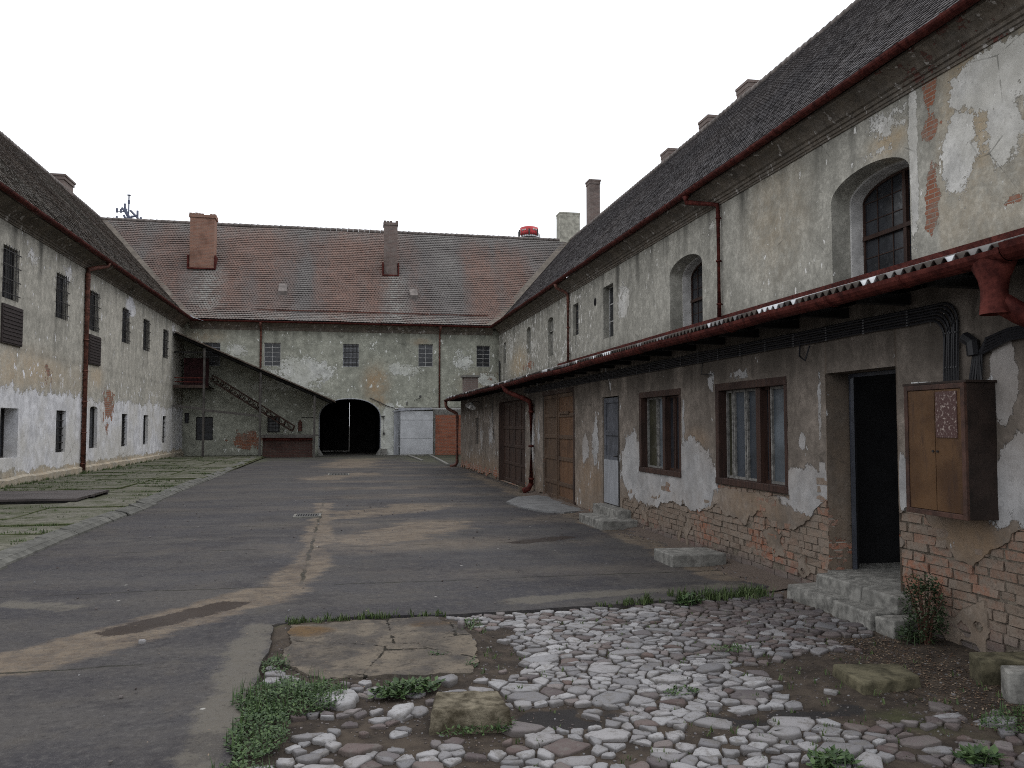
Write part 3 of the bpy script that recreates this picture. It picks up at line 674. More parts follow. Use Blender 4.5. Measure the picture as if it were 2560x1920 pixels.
m = MB(); m.poly([(-8.75, 48.6, 7.98), (-8.2, 49.5, 7.85), (-8.0, 49.2, 7.75), (-8.65, 48.3, 7.9)]); m.tbox(TL, 48.3, 49.2, 7.78, 7.98, .60, .63); m.build('gutter_corner', MT['grey_metal'], lw)

# ---------------------------------------------------------------- BACK WING
bw = thing('wing_building', 'rear wing closing the yard, with red-brown tiled roof and arched gateway', 'building', (0, YB, 0))
gate = H(-1.54, 2.05, -.1, 2.28, rise=1.10, dp=.35, pw=2.3)
hb = [H(-8.16, -7.2, 5.25, 6.6, dp=.2), H(-4.75, -3.81, 5.28, 6.66, dp=.2), H(-.19, .73, 5.3, 6.67, dp=.2), H(4.31, 5.2, 5.37, 6.75, dp=.2), H(7.9, 8.76, 5.4, 6.73, dp=.2),
      H(-8.47, -7.53, .92, 2.27, dp=.2), H(-4.5, -3.79, 1.37, 2.33, dp=.2), H(-9.1, -8.85, 1.9, 2.5, dp=.1), gate]
BB = [(-5.6, .9, 1.0, .55, .85), (8.9, 4.9, .5, .5, .4), (2.0, 3.0, .35, .4, .3)]
OB = [(1.75, 4.3, .65, 1.0, .95), (1.9, 3.3, .5, .4, .8), (-8, 7, 1, .4, .5), (8.2, 4.3, 1.2, .7, .5), (4.4, 6.9, .5, .2, .6)]
WB = [(2.6, 1.3, .62, 1.7, 1.2), (-2.5, 5.0, 2.2, 1.1, .56), (-3.5, 4.2, 2.0, .5, .58), (3.4, 5.2, 1.3, .5, .53), (-6.4, 6.1, .8, .5, .54), (7.0, 5.8, .8, .8, .54), (8.5, 4.6, .7, .5, .6), (-1, 3.6, 2, .3, .5), (1.9, 2.6, .15, .5, .8), (7.6, 3.4, 1, .4, .4)]
def at_b(s, z):
    n1 = fb(s*.7, z*.7, 9)
    return dict(w=blobs(WB, s, z) + (.12 if z > 3.8 else 0)+.08*n1, b=blobs(BB, s, z), o=blobs(OB, s, z),
                d=max(drips(hb[:5], s, z, .4), gut(s, z, .6))+.4*sstep(6.9, 7.4, z)+.55*sstep(8.9, 9.3, abs(s))*(.5+n1) + .35*sstep(.5, 0, z) + .3*exp(-((z-3.78)/.03)**2) + .25*max(0, n1), f=.35 + .4*fb(s*.5, z, 3))
mb = MB(); wall_grid(mb, TB, -9.3, 9.35, -.1, 7.7, .10, hb, at_b, flip=True); mb.build('wall', MT['pl_back'], bw)
for i in range(5): window(bw, TB, hb[i], .17, 2, 5, MT['white_frame'] if i in (1, 3, 4) else MT['grey_metal'], MT['glass_dark'], fw=.035, mw=.022, bars=(4, 4, -.04) if i in (2,) else None)
for i in (5, 6, 7): window(bw, TB, hb[i], .15, 2, 3, MT['dark_iron'], MT['glass_dark'], bars=(4, 5, -.03) if i == 6 else None)
cornice(bw, TB, -8.9, 8.9)
def col_back(s, h, z):
    g = fb(s*.16+3, h*.07, 21, 3); v = fb(s*.55, h*.12, 25, 4)
    grey = .38 + 1.1*g + .8*v + .45*sstep(5.2, 6.8, h)
    a1 = max(0, 1-abs(s+8.6-.12*(4-h))/1.3)*sstep(4.6, 3.2, h)*sstep(.0, 1.2, h); a2 = max(0, 1-abs(s-2.9)/1.1)*sstep(4.2, 3., h); a3 = max(0, 1-abs(s+2.2)/1.6)*.5
    foot = sstep(1.0, .2, h)*.7
    l = max(a1*.95, a2*.8, foot*.8, .25*max(0, v)) + .1*R(0, 1) + sstep(5.5, 6.8, h)*.25
    return R(0, 1), min(1, max(0, grey+.5*a3+R(-.12,.12))), min(1, max(0, l*(.6+.8*R(0,1))))
br = tile_roof('roof', lambda s, h, z: (s, YB-.5+h, z), -16, 16, lambda s, h: abs(s) < 8.75+h, col_back, MT['tile_back'], bw, wav=.05, LIFT=.045, C=.20)
m = MB(); backing(m, lambda s, h, z: (s, YB-.5+h, z), lambda h: -8.8-h, lambda h: 8.8+h); m.poly([(-16, YB-.5+RUN, ZR-.05), (16, YB-.5+RUN, ZR-.05), (16, YB-.5+2*RUN, ZG), (-16, YB-.5+2*RUN, ZG)])
m.build('roof_deck', MT['timber_dark'], br)
ridge(br, (-15.6, YB-.5+RUN, ZR+.03), (15.6, YB-.5+RUN, ZR+.03), 84)
c1 = chimney(br, -9.55, -8.1, 53.0, 54.0, 10.9, 14.95, MT['brick_chim_x'], broken=True, flare=.06)
c2 = chimney(br, 2.33, 3.17, 53.0, 53.8, 10.9, 15.05, MT['brick_chim_d'], broken=True, flare=.05)
for x0, x1, par in ((-9.55, -8.1, c1), (2.33, 3.17, c2)):
    m = MB(); m.box(x0-.12, x1+.12, 52.86, 52.99, 11.42, 11.50); m.box(x0-.12, x0-.03, 52.9, 53.9, 11.5, 12.3); m.box(x1+.03, x1+.12, 52.9, 53.9, 11.5, 12.3)
    m.build('chimney_flashing', MT['red_metal'], br)
cw = chimney(br, 14.9, 16.4, 56.2, 57.2, 14.2, 17.1, MT['reveal_dark'], flare=.0); cw.data.materials[0] = simple('whitewashed_chimney_render', (.34,.33,.28), .9, .2, .4, 3)
for x0, x1 in ((-15.0, -13.1), (-12.2, -10.4)):
    m = MB(); m.box(x0+.12, x1-.12, 57.2, 58.0, 14.0, 15.25); m.box(x0, x1, 57.1, 58.1, 15.25, 15.37); m.build('chimney', MT['cement_cap'], br)
for x in (-3.86, 4.13):
    m = MB(); m.hexa([(x-.28, 51.35, 9.70), (x+.28, 51.35, 9.70), (x+.28, 52.2, 10.5), (x-.28, 52.2, 10.5), (x-.25, 51.35, 9.98), (x+.25, 51.35, 9.98), (x+.25, 52.2, 10.6), (x-.25, 52.2, 10.6)])
    v = m.build('roof_vent', MT['ridge'], br)
m = MB()
x = -8.6
while x < 8.6:                                # snow guard boards near the eaves
    L = R(1.6, 2.4); z = 8.62+.03*fb(x, 2); m.box(x, x+L-.05, 50.30, 50.34, z, z+.055); x += L
m.build('snow_guard', MT['rust'], br)
m = MB(); half_pipe(m, (-8.8, YB-.58, ZG-.03), (8.8, YB-.58, ZG-.03), .10, sag=.02); m.build('gutter', MT['red_metal'], bw)
downpipe(bw, TB, -4.93, zb=2.5, kick=0, rad=.06, mat='rust'); downpipe(bw, TB, 5.6, zb=2.85, kick=0, rad=.055, mat='rust')
# gateway passage with far doors
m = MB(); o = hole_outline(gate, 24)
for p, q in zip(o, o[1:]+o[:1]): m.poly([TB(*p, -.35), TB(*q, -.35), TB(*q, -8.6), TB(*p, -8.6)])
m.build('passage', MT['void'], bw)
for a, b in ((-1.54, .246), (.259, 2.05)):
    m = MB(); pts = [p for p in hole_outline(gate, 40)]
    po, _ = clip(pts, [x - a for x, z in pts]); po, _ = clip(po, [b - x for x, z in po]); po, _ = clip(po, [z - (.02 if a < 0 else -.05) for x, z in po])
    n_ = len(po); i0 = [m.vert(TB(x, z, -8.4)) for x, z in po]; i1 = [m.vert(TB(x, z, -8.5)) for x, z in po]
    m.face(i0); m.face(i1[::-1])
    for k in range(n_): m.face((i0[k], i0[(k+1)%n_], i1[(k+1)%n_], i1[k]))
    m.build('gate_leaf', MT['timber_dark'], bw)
# front arch trim: slim metal edge and guard kerbs
m = MB(); L = hole_outline(gate, 32)[1:] + [(gate['s0'], gate['z0'])]
m.tube([TB(x, z, .01) for x, z in L], .028, 6); m.build('gate_edging', MT['grey_metal'], bw)
for s_ in (-1, 1):
    x = -1.54 if s_ < 0 else 2.05
    m = MB(); m.hexa([(x+.03*s_, 49.75, -.05), (x-.30*s_, 49.75, -.05), (x-.30*s_, 50.3, -.05), (x+.03*s_, 50.3, -.05), (x+.03*s_, 49.8, .42), (x-.02*s_, 49.8, .42), (x-.02*s_, 50.3, .42), (x+.03*s_, 50.3, .42)])
    m.build('guard_stone', MT['concrete'], bw)
m = MB(); m.box(2.1, 2.45, 49.72, 49.99, -.05, .38); m.build('plinth', MT['concrete'], bw)
# whitewashed sliding panel, rail, posts and orange brick infill right of the gate
sp_ = thing('sliding_door', 'whitewashed concrete-panel door hanging from a grey rail right of the gateway', 'door', (4.2, 49.6, 0))
m = MB(); m.box(3.22, 5.18, 49.62, 49.74, .03, .98); m.box(3.22, 5.18, 49.625, 49.74, .995, 2.10); m.box(3.22, 5.18, 49.62, 49.74, 2.115, 2.66)
wp = simple('whitewashed_panel', (.50,.51,.53), .85, .2, .18, 1.5); m.build('panel', wp, sp_)
m = MB(); m.hexa([(3.1, 49.55, 2.66), (5.1, 49.55, 2.74), (5.1, 49.75, 2.74), (3.1, 49.75, 2.66), (3.1, 49.55, 2.82), (5.1, 49.55, 2.86), (5.1, 49.75, 2.86), (3.1, 49.75, 2.82)]); m.build('rail', MT['grey_metal'], sp_)
m = MB(); m.box(2.85, 3.18, 49.70, 49.97, .0, 2.6); m.tube([(3.08, 49.6, .1), (3.08, 49.6, 2.6)], .035, 8); m.tube([(2.75, 49.62, 2.62), (3.2, 49.62, 2.66)], .04, 8); m.tube([(3.16, 49.6, 0.05), (3.16, 49.6, 2.6)], .02, 8)
for z in (.5, 1.2, 1.9): m.box(3.04, 3.2, 49.58, 49.63, z, z+.04)
m.build('door_post', MT['pale_sheet'], sp_)
m = MB(); m.box(2.9, 7.0, 49.78, 49.99, 2.76, 2.84); m.build('ledge', MT['reveal'], bw)
m = MB(); m.box(5.35, 6.98, 49.80, 49.99, .0, 2.44); m.build('brick_infill', MT['brick_red'], bw)
m = MB(); m.box(5.19, 5.35, 49.79, 49.99, .0, 2.76); m.box(5.35, 6.98, 49.79, 49.99, 2.44, 2.76); m.build('infill_surround', MT['concrete'], bw)
m = MB(); m.box(6.98, 9.25, 49.6, 49.99, 0, 2.75); m.build('infill_pier', MT['cement_cap'], bw)
tag_o = None
m = MB(); m.tube([(2.15, 49.9, 2.32), (2.25, 49.85, 2.32), (2.25, 49.85, 1.35)], .018, 6); m.box(2.2, 2.31, 49.8, 49.93, 1.22, 1.36); m.box(2.1, 2.3, 49.85, 49.95, 2.29, 2.36)
tag(m.build('bell_pull', MT['dark_iron']), 'thin dark pipe with a small box at its foot beside the gateway', 'pipe')
m = MB(); m.tube([(1.4, 49.93, 3.45), (2.0, 49.93, 3.18), (2.45, 49.93, 2.95), (2.85, 49.93, 2.84)], .03, 6); m.tube([(2.85, 49.93, 2.84), (4.0, 49.93, 2.87), (5.0, 49.93, 2.86), (6.0, 49.93, 2.92), (7.0, 49.93, 2.9)], .015, 5)
tag(m.build('conduit', MT['wood_grey']), 'grey conduit sloping from the gateway arch down to the ledge', 'cable')
m = MB(); m.tube([(4.05, 49.95, 3.3), (4.35, 49.93, 3.42), (4.4, 49.75, 3.42)], .014, 5); m.tube([(4.42, 49.9, 3.5), (4.42, 49.72, 3.55)], [.05, .075], 8); m.box(3.6, 3.66, 49.9, 49.97, 3.0, 3.22)
tag(m.build('wall_lamp', MT['dark_iron']), 'small black lamp on a wire on the rear wall above the sliding door', 'lamp')

# ---------------------------------------------------------------- LEAN-TO SHELTER in the left corner
ls = thing('lean_to_shelter', 'dark sloping lean-to with thin posts in the left rear corner under the green-grey wall', 'shelter', (-5, 47, 0))
def lz(x): return lerp(6.86, 3.18, (x+9.1)/8.43)
m = MB(); N = 40
for i in range(N):
    a = -9.15 + 8.5*i/N; b = -9.15 + 8.5*(i+1)/N+.05; k = R(0, .03)
    m.hexa([(a, 46.75, lz(a)-.05), (b, 46.75, lz(b)-.05), (b, 49.98, lz(b)-.05), (a, 49.98, lz(a)-.05), (a, 46.75-k, lz(a)+.0), (b, 46.75-k, lz(b)+.03), (b, 49.98, lz(b)+.03), (a, 49.98, lz(a)+.0)])
m.build('roof', MT['tile_left'], ls)
m = MB()
for y in (46.95, 49.7): m.hexa([(-9.1, y, lz(-9.1)-.20), (-.75, y, lz(-.75)-.20), (-.75, y+.1, lz(-.75)-.20), (-9.1, y+.1, lz(-9.1)-.20), (-9.1, y, lz(-9.1)-.055), (-.75, y, lz(-.75)-.055), (-.75, y+.1, lz(-.75)-.055), (-9.1, y+.1, lz(-9.1)-.055)])
for i in range(7): x = -8.8+i*1.3; m.box(x, x+.08, 47.05, 49.7, lz(x)-.20, lz(x)-.08)
m.build('rafter', MT['timber_dark'], ls)
for x in (-7.58, -4.62, -1.71):
    m = MB(); m.box(x-.055, x+.055, 46.95, 47.07, -.05, lz(x)-.2); m.build('post', MT['wood_grey'], ls)
m = MB()
for a, b, za, zb in ((-9.15, -7.6, 2.86, 2.68), (-7.6, -4.6, 2.62, 2.30)):
    m.hexa([(a, 46.96, za-.07), (b, 46.96, zb-.07), (b, 47.08, zb-.07), (a, 47.08, za-.07), (a, 46.96, za+.06), (b, 46.96, zb+.06), (b, 47.08, zb+.06), (a, 47.08, za+.06)])
m.build('beam', MT['wood_grey'], ls)
m = MB(); m.box(-9.15, -7.5, 47.0, 49.9, 3.86, 3.94); m.box(-9.15, -7.5, 46.96, 47.02, 3.82, 3.98); bc = m.build('balcony', MT['wood_dark'], ls)
m = MB()
for z in (4.12, 4.34): m.box(-9.1, -7.6, 46.97, 47.01, z, z+.05)
m.build('railing', MT['red_metal'], bc)
m = MB()
for i in range(9): m.box(-9.0+i*.15, -8.86+i*.15, 49.0, 49.05, 3.95, 5.6)
m.build('boarding', simple('dark_red_boards', (.045,.012,.014), .7, .3, .5, 3), bc)
m = MB(); m.box(-9.15, -7.6, 46.98, 47.03, 5.72, 5.8); m.build('rail', MT['timber_dark'], ls)
# stair truss
m = MB(); A0, A1 = Vector((-7.45, 48.3, 4.30)), Vector((-3.0, 48.3, 1.45)); up = Vector((.12, 0, .30)); n_ = 9
for dy in (0, .8):
    o = Vector((0, dy, 0)); m.tube([A0+o, A1+o], .03, 5); m.tube([A0+o+up, A1+o+up], .03, 5)
    for i in range(n_+1):
        p = A0.lerp(A1, i/n_)+o; m.tube([p, p+up], .028, 4)
        if i < n_: m.tube([p+up, A0.lerp(A1, (i+1)/n_)+o], .016, 4)
for i in range(2*n_): p = A0.lerp(A1, i/(2*n_)); m.box(p.x-.1, p.x+.12, 48.3, 49.1, p.z+.1, p.z+.13)
m.build('staircase', MT['wood_dark'], ls)
ct = thing('counter', 'low dark red-brown counter with a pale top board under the lean-to, left of the gateway', 'counter', (-3.2, 47.2, 0))
m = MB(); m.box(-4.55, -1.5, 47.0, 48.2, 1.19, 1.27, j=.008); m.box(-4.55, -1.72, 46.97, 47.0, 1.10, 1.18); m.build('top', MT['wood_grey'], ct)
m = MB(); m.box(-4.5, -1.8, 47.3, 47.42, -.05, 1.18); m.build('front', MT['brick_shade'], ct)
m = MB(); m.box(-4.5, -1.8, 47.2, 47.25, .95, 1.12); m.build('apron', MT['red_metal'], ct)
m = MB(); m.tube([(-2.63, 49.85, 1.45), (-2.63, 49.85, 2.0)], .11, 10); m.tube([(-2.63, 49.85, 2.0), (-2.63, 49.85, 2.12)], [.06, .03], 8)
hs_ = m.build('canister', MT['rust']); tag(hs_, 'small rusty canister fixed to the wall above the counter', 'canister')
m = MB(); m.tube([(-2.6, 49.85, 2.12), (-2.55, 49.9, 2.25), (-2.0, 49.93, 2.25), (-1.58, 49.95, 2.22)], .015, 5); sub(hs_, m.build('hose', MT['black']))

# ---------------------------------------------------------------- OUTBUILDING along the right
ob = thing('outbuilding', 'low lean-to outbuilding with corrugated roof, old doors and crumbling plaster over brick', 'outbuilding', (XS, 20, 0))
d1 = H(22.05, 25.95, .02, 2.55, dp=.22); d2 = H(17.18, 20.0, .0, 2.6, dp=.12); d3 = H(14.17, 15.14, .28, 2.3, dp=.10)
w1 = H(11.4, 13.08, 1.02, 2.28, dp=.18); w2 = H(8.42, 10.17, 1.02, 2.28, dp=.22); d4 = H(6.53, 7.63, .28, 2.29, dp=.26, fine=1); sl = H(30.2, 30.9, 1.08, 2.06, dp=.08)
hs = [d1, d2, d3, w1, w2, d4, sl]
hbp = [(3.4, .95), (5.15, 1.0), (5.25, .92), (5.5, .78), (5.67, .66), (5.93, .72), (6.1, .86), (6.25, 1.0), (6.5, 1.03), (6.52, 1.02), (7.64, 1.02), (7.85, .9), (8.1, .68), (8.3, .60), (8.6, .62), (8.9, .70), (9.3, .64),
       (9.4, .49), (9.65, .61), (10.05, .64), (10.2, .72), (10.4, .58), (10.9, .56), (11.3, .64), (11.7, .67), (12.15, .58), (12.35, .42), (12.7, .44), (13.1, .5), (13.4, .32), (13.7, .47), (13.97, .47), (14.05, .2), (14.2, .05), (16, .04), (18, .05), (22, .06), (26, .08), (36, .06)]
patch = [(9.0, .98, .75, .05), (8.7, .93, .10, .06)]
def keep_s(s, z):
    b = pl(hbp, s) + (.075*fb(s*2.2, z*2.2, 3, 4) + .045*fb(s*7, z*7, 8, 3))*(1 if s < 14.1 else 1.5)
    v = z - b
    if 8.35 < s < 10.2 and z < 1.02: v = min(v, (1.0 - z) - .035 - .03*fb(s*4, z*2, 1) - .02)
    if s < 14: # stray lumps of render left lower down
        q = .32 - abs(fb(s*1.1+4, z*1.8, 17, 3) - .55)*1.2 - abs(z-.45)*.3
        if z < b-.08 and q > .08: v = max(v, (q-.08)*.3)
    return v
WSB = [(12.4, .85, 1.5, .45, .8), (13.5, 1.1, .45, .6, .8), (11.0, 1.0, .7, .5, .9), (8.1, 1.05, .5, .25, .85), (13.6, .95, .25, .5, .8), (11.15, .95, .18, .4, .7), (10.75, 1.05, .42, .38, .78), (8.0, 1.0, .35, .2, .72), (7.72, 1.12, .1, .25, .7), (6.47, 1.25, .10, .25, .9), (5.3, 2.1, .14, .35, .85), (5.15, 1.4, .25, .4, .7), (5.35, 1.25, .2, .3, .6),
       (15.6, 1.45, .25, .45, .62), (16.3, 1.35, .25, .25, .6), (21.2, 1.4, .3, .9, .66), (20.5, 1.6, .15, .5, .7), (9.4, 2.4, .5, .1, .55), (10.3, 2.35, .15, .2, .55), (27.5, 1.6, .8, .8, .55), (7.75, 2.0, .05, .5, .6), (8.1, 1.6, .08, .1, .7), (29.5, 1.4, .5, .8, .5), (11.28, 1.9, .06, .4, .6)]
OSB = [(16, .6, .9, .5, .8), (5.6, .85, .5, .2, .9), (9.3, .78, .8, .2, .7), (10.8, 1.55, .35, .15, .6), (8.0, .8, .4, .15, .5), (12, .7, .9, .2, .5), (30, .3, 4, .35, .7), (26.8, .3, 1, .35, .6)]
def at_s(s, z):
    if min(abs(s-7.63), abs(s-6.53)) < .004: return dict(w=.12, b=.45*sstep(1.25, .95, z), d=.45+.4*sstep(1.7, 2.2, z), o=.5, f=.3)
    return dict(w=blobs(WSB, s, z)+.05+.22*exp(-((z-1.1)/.45)**2)*(s < 16.5), b=(.62*sstep(.5, .2, z) if 26 < s < 35 else (.4*sstep(.4, .1, z) if s > 14 else 0)), o=max(blobs(OSB, s, z), .35*sstep(.9, .5, z)),
                d=.75*sstep(2.0, 2.55, z) + .2*sstep(.35, 0, z)*(s > 14), f=.1 if s < 14 else .4)
m = MB(); wall_grid(m, TS, 3.4, 7.7, -.1, 2.93, .025, [d4], at_s, keep=keep_s, disp=.008, rim=.035, flip=True)
wall_grid(m, TS, 7.7, 14.1, -.1, 2.93, .032, [w1, w2], at_s, keep=keep_s, disp=.008, rim=.035, flip=True)
wall_grid(m, TS, 14.1, 35, -.1, 2.93, .07, [d1, d2, d3, sl], at_s, keep=keep_s, disp=.006, rim=.03, flip=True)
m.build('wall', MT['pl_shed'], ob)
# masonry core and individually laid bricks
m = MB(); wall_grid(m, lambda s, z, d: TS(s, z, d-.024), 3.4, 35, -.15, 2.9, .22, [dict(h, at={'w': 0}, s0=h['s0']-.007, s1=h['s1']+.007, z0=h['z0']-.007, z1=h['z1']+.007) for h in hs], lambda s, z: {}, disp=.01, flip=True)
mort_o = m.build('mortar', MT['mortar'], ob)
m = MB(); row = 0; z = -.12
while z < 1.16:
    s = 3.4 + (row % 2)*.14; row_h = .068
    while s < 14.2:
        L = .27 if ((row // 1) % 2 == 0 or R(0, 1) < .4) else .135
        L *= R(.95, 1.03); a, b = s+.006, s+L-.006; s += L + .012
        if any(h['s0']-.01 < b and a < h['s1']+.01 and h['z0'] < z+row_h and z < h['z1'] for h in (d4, d3, w1, w2)):
            if a < d4['s0'] < b: b = d4['s0']-.004
            elif a < d4['s1'] < b: a = d4['s1']+.004
            else: continue
            if b-a < .05: continue
        if z > pl(hbp, (a+b)/2) + .22 and not (8.3 < a < 10.2): continue
        miss = z < .12 and R(0, 1) < .08
        dd = R(-.018, .0) - (.05 if miss else 0); tn = min(1, max(0, .30 + 1.6*fb(a*.8, z*1.4, 31, 3) + R(-.25, .3))); vl = R(0, 1)*max(0, .5+fb(a*.6, z*2, 4))
        zz = z + .008*fb(s, row*1.3)
        if 5.5 < a < 6.5 or a < 5.5: tn *= .75
        c = []
        for q, (zc, e) in enumerate(((zz, 0), (zz+row_h, 0))):
            for aa, do in ((a, -.06), (b, -.06), (b, dd), (a, dd)):
                c.append((aa + R(-.006, .006), zc + R(-.006, .006), do + (R(-.007, .007) if do == dd else 0)))
        m.hexa([TS(x, y, d) for x, y, d in c], 0, tone=tn, val=vl)
    z += .079; row += 1
bo = m.build('brickwork', MT['brick_old'], ob, bevel=.012)
# metal door frame, interior
m = MB(); 
for s0_, s1_ in ((7.60, 7.628), (6.532, 6.56)): m.tbox(TS, s0_, s1_, .285, 2.285, -.30, -.265)
m.tbox(TS, 6.532, 7.628, 2.25, 2.286, -.301, -.264); m.build('door_frame', MT['frame_dark'], ob)
m = MB(); m.poly([(XS+.06, 3.4, .275), (9.2, 3.4, .275), (9.2, 14.1, .275), (XS+.06, 14.1, .275)]); m.tbox(TS, 6.5, 7.66, .2, .283, -.45, .0); m.build('floor', MT['concrete'], ob)
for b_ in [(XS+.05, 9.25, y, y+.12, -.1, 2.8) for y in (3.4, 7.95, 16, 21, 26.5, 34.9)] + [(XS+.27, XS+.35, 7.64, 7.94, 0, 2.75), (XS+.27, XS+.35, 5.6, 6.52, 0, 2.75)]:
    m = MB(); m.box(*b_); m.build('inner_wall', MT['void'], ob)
# corrugated roof
XE, ZE, SL = 4.29, 2.965, math.tan(radians(16.1)); PIT = .112
def edge(y): return XE
m = MB(); nper = 8; ys = [3.3 + PIT*i/nper for i in range(int((35.6-3.3)/PIT*nper))]
rows = []
xs = [XE, XE+.02, 5.2, 6.4, 7.8, 9.28]
sheet = {}
for y in ys:
    k = int((y-3.3)/PIT); sh = sheet.setdefault(k, sheet.get(k-1, 1) if R(0, 1) < .45 else random.choice([0, .8, 1, 1, 1])); ph = 2*pi*(y-3.3)/PIT
    zc = .026*cos(ph); sag = .01*fb(y*.5, 2)
    rows.append([[m.vert((x, y, ZE + (x-XE)*SL + zc + sag + dz), tone=sh, lich=(1 if x < 4.33 else 0)) for x in xs] for dz in (0, -.009)])
for p, q in zip(rows, rows[1:]):
    for k in range(len(xs)-1):
        m.face((p[0][k], p[0][k+1], q[0][k+1], q[0][k])); m.face((q[1][k], q[1][k+1], p[1][k+1], p[1][k]))
    m.face((p[0][0], q[0][0], q[1][0], p[1][0]))
n = NT('fibre_cement_sheet', .9, .08); f = n.noise(4, 8, .65)
MT['sheet'] = n.out(n.mix(n.ramp(f, .35, .65), n.mix(n.attr('tone'), (.40,.41,.42), (.035,.03,.028)), n.mix(n.attr('tone'), (.55,.56,.57), (.07,.06,.052))), None, n.bump(n.noise(30, 4), .1, .004))
m.build('corrugated_roof', MT['sheet'], ob, smooth=True)
m = MB()                                         # boarding under the sheets, fascia, wall plate
m.hexa([(XE+.10, 3.3, ZE-.05+.10*SL), (9.28, 3.3, ZE-.05+(9.28-XE)*SL), (9.28, 35.5, ZE-.05+(9.28-XE)*SL), (XE+.10, 35.5, ZE-.05+.10*SL),
        (XE+.10, 3.3, ZE-.032+.10*SL), (9.28, 3.3, ZE-.032+(9.28-XE)*SL), (9.28, 35.5, ZE-.032+(9.28-XE)*SL), (XE+.10, 35.5, ZE-.032+.10*SL)])
m.box(XE+.03, XE+.06, 3.3, 35.5, ZE-.12, ZE-.028); 
y = 3.6
while y < 35.4: m.box(XE+.08, 4.86, y, y+.09, ZE-.15, ZE-.06); y += .9
m.build('soffit', MT['timber_dark'], ob)
gt = MB(); half_pipe(gt, (XE-.05, 4.55, 2.905), (XE-.05, 35.4, 2.885), .085, sag=.03); g_o = gt.build('gutter', MT['red_metal'], ob)
m = MB(); half_pipe(m, (XE-.07, 2.9, 2.93), (XE-.07, 4.50, 2.93), .11, seg=3); m.tube([(XE-.07, 4.60, 2.925), (XE-.07, 4.605, 2.925)], .108, 14) if False else None
a_ = [(XE-.07+.11*cos(t), 4.50, 2.93+.11*sin(t)) for t in [pi+pi*i/10 for i in range(11)]]; m.poly(a_); m.build('gutter_section', MT['red_metal'], ob)
# hopper and its pipe at the near end
m = MB(); sec = [(2.90, .20, .11), (2.84, .18, .10), (2.74, .11, .085), (2.66, .085, .08), (2.60, .088, .082), (2.50, .10, .09)]; R_ = []
for z, a, b in sec: R_.append([m.vert((XE-.02 + b*cos(t), 4.72 + a*sin(t), z)) for t in [2*pi*i/16 for i in range(16)]])
for p, q in zip(R_, R_[1:]):
    for k in range(16): m.face((p[k], p[(k+1)%16], q[(k+1)%16], q[k]))
m.tube([(XE+.0, 4.70, 2.58), (XE+.12, 4.66, 2.50), (XE+.34, 4.54, 2.38), (XE+.48, 4.46, 2.32), (XE+.5, 4.46, 1.9)], .075, 12)
m.build('hopper', MT['red_metal'], ob, smooth=True)
def shed_pipe(y, zb):
    m = MB(); m.tube([(XE-.05, y+.95, 2.86), (XE-.03, y+.92, 2.74), (XE+.02, y+.8, 2.66), (XE+.30, y+.3, 2.50), (XE+.44, y+.06, 2.40), (XE+.47, y, 2.28), (XE+.47, y, zb)], [.10, .08, .066, .066, .066, .066, .066], 12)
    for z in (2.1, 1.2, .35): m.tube([(XE+.47, y, z), (XE+.47, y, z+.05)], .075, 12)
    return m
m = shed_pipe(20.95, .22); m.tube([(XE+.47, 20.95, .25), (XE+.40, 20.95, .12), (XE+.25, 20.95, .06)], [.066, .07, .08], 12); m.build('downpipe', MT['red_metal'], ob, smooth=True)
m = MB(); m.tube([(XE-.05, 35.35, 2.82), (XE-.03, 35.35, 2.6), (XE+.05, 35.35, 2.5), (XE+.42, 35.3, 2.3), (XE+.45, 35.3, 2.15), (XE+.45, 35.3, .18), (XE+.35, 35.2, .05), (XE+.15, 35.1, .02)], .07, 10); m.build('downpipe', MT['rust'], ob, smooth=True)
m = MB(); m.box(4.75, 5.32, 33.2, 33.8, 3.0, 3.75, j=.01); mcap = MB(); mcap.box(4.68, 5.40, 33.1, 33.9, 3.75, 3.84)
ch_o = m.build('chimney', MT['brick_chim_d'], ob); mcap.build('cap', MT['cement_cap'], ch_o)

def leaf(parent, T, s0, s1, z0, z1, d, cols, zsplits, mf, mp, name='door', st=.09, label=None, skew=0):
    f = MB(); cs = [s0 + (s1-s0)*i/cols for i in range(cols+1)]
    for i, c in enumerate(cs):
        a, b = (c, c+st) if i == 0 else ((c-st, c) if i == cols else (c-st/2, c+st/2)); f.tbox(T, a, b, z0, z1, d, d+.045)
    for z in [z0, *zsplits, z1]:
        a, b = (z, z+st*1.1) if z == z0 else ((z-st, z) if z == z1 else (z-st/2, z+st/2))
        for i in range(cols):
            x0 = cs[i] + (st if i == 0 else st/2); x1 = cs[i+1] - (st if i == cols-1 else st/2); f.tbox(T, x0, x1, a, b, d, d+.043)
    o = f.build(name, mf, parent, bevel=.006)
    p = MB(); p.tbox(T, s0+.02, s1-.02, z0+.02, z1-.02, d+.003, d+.02)
    p.build('panel', mp, o)
    if label: o['label'] = label
    return o
q = leaf(ob, TS, 24.0, 25.95, .04, 2.5, -.16, 2, [.62, 1.15, 1.7], MT['wood_dark'], MT['wood_dark'], label='dark brown panelled door leaf')
q = leaf(ob, TS, 22.25, 23.95, .04, 2.5, -.13, 2, [.62, 1.15, 1.7], MT['wood_dark'], MT['wood_dark'], label='dark brown panelled door leaf, slightly ajar')
m = MB(); m.tbox(TS, 22.05, 25.95, 2.5, 2.6, -.15, .03); m.tbox(TS, 25.9, 25.98, 0, 2.5, -.12, .02); m.build('lintel', MT['wood_dark'], ob)
q = leaf(ob, TS, 18.66, 19.97, .03, 2.5, -.07, 1, [.42, 1.0, 1.5, 2.0], MT['wood_mid'], MT['wood_mid'], label='grey-brown panelled door leaf')
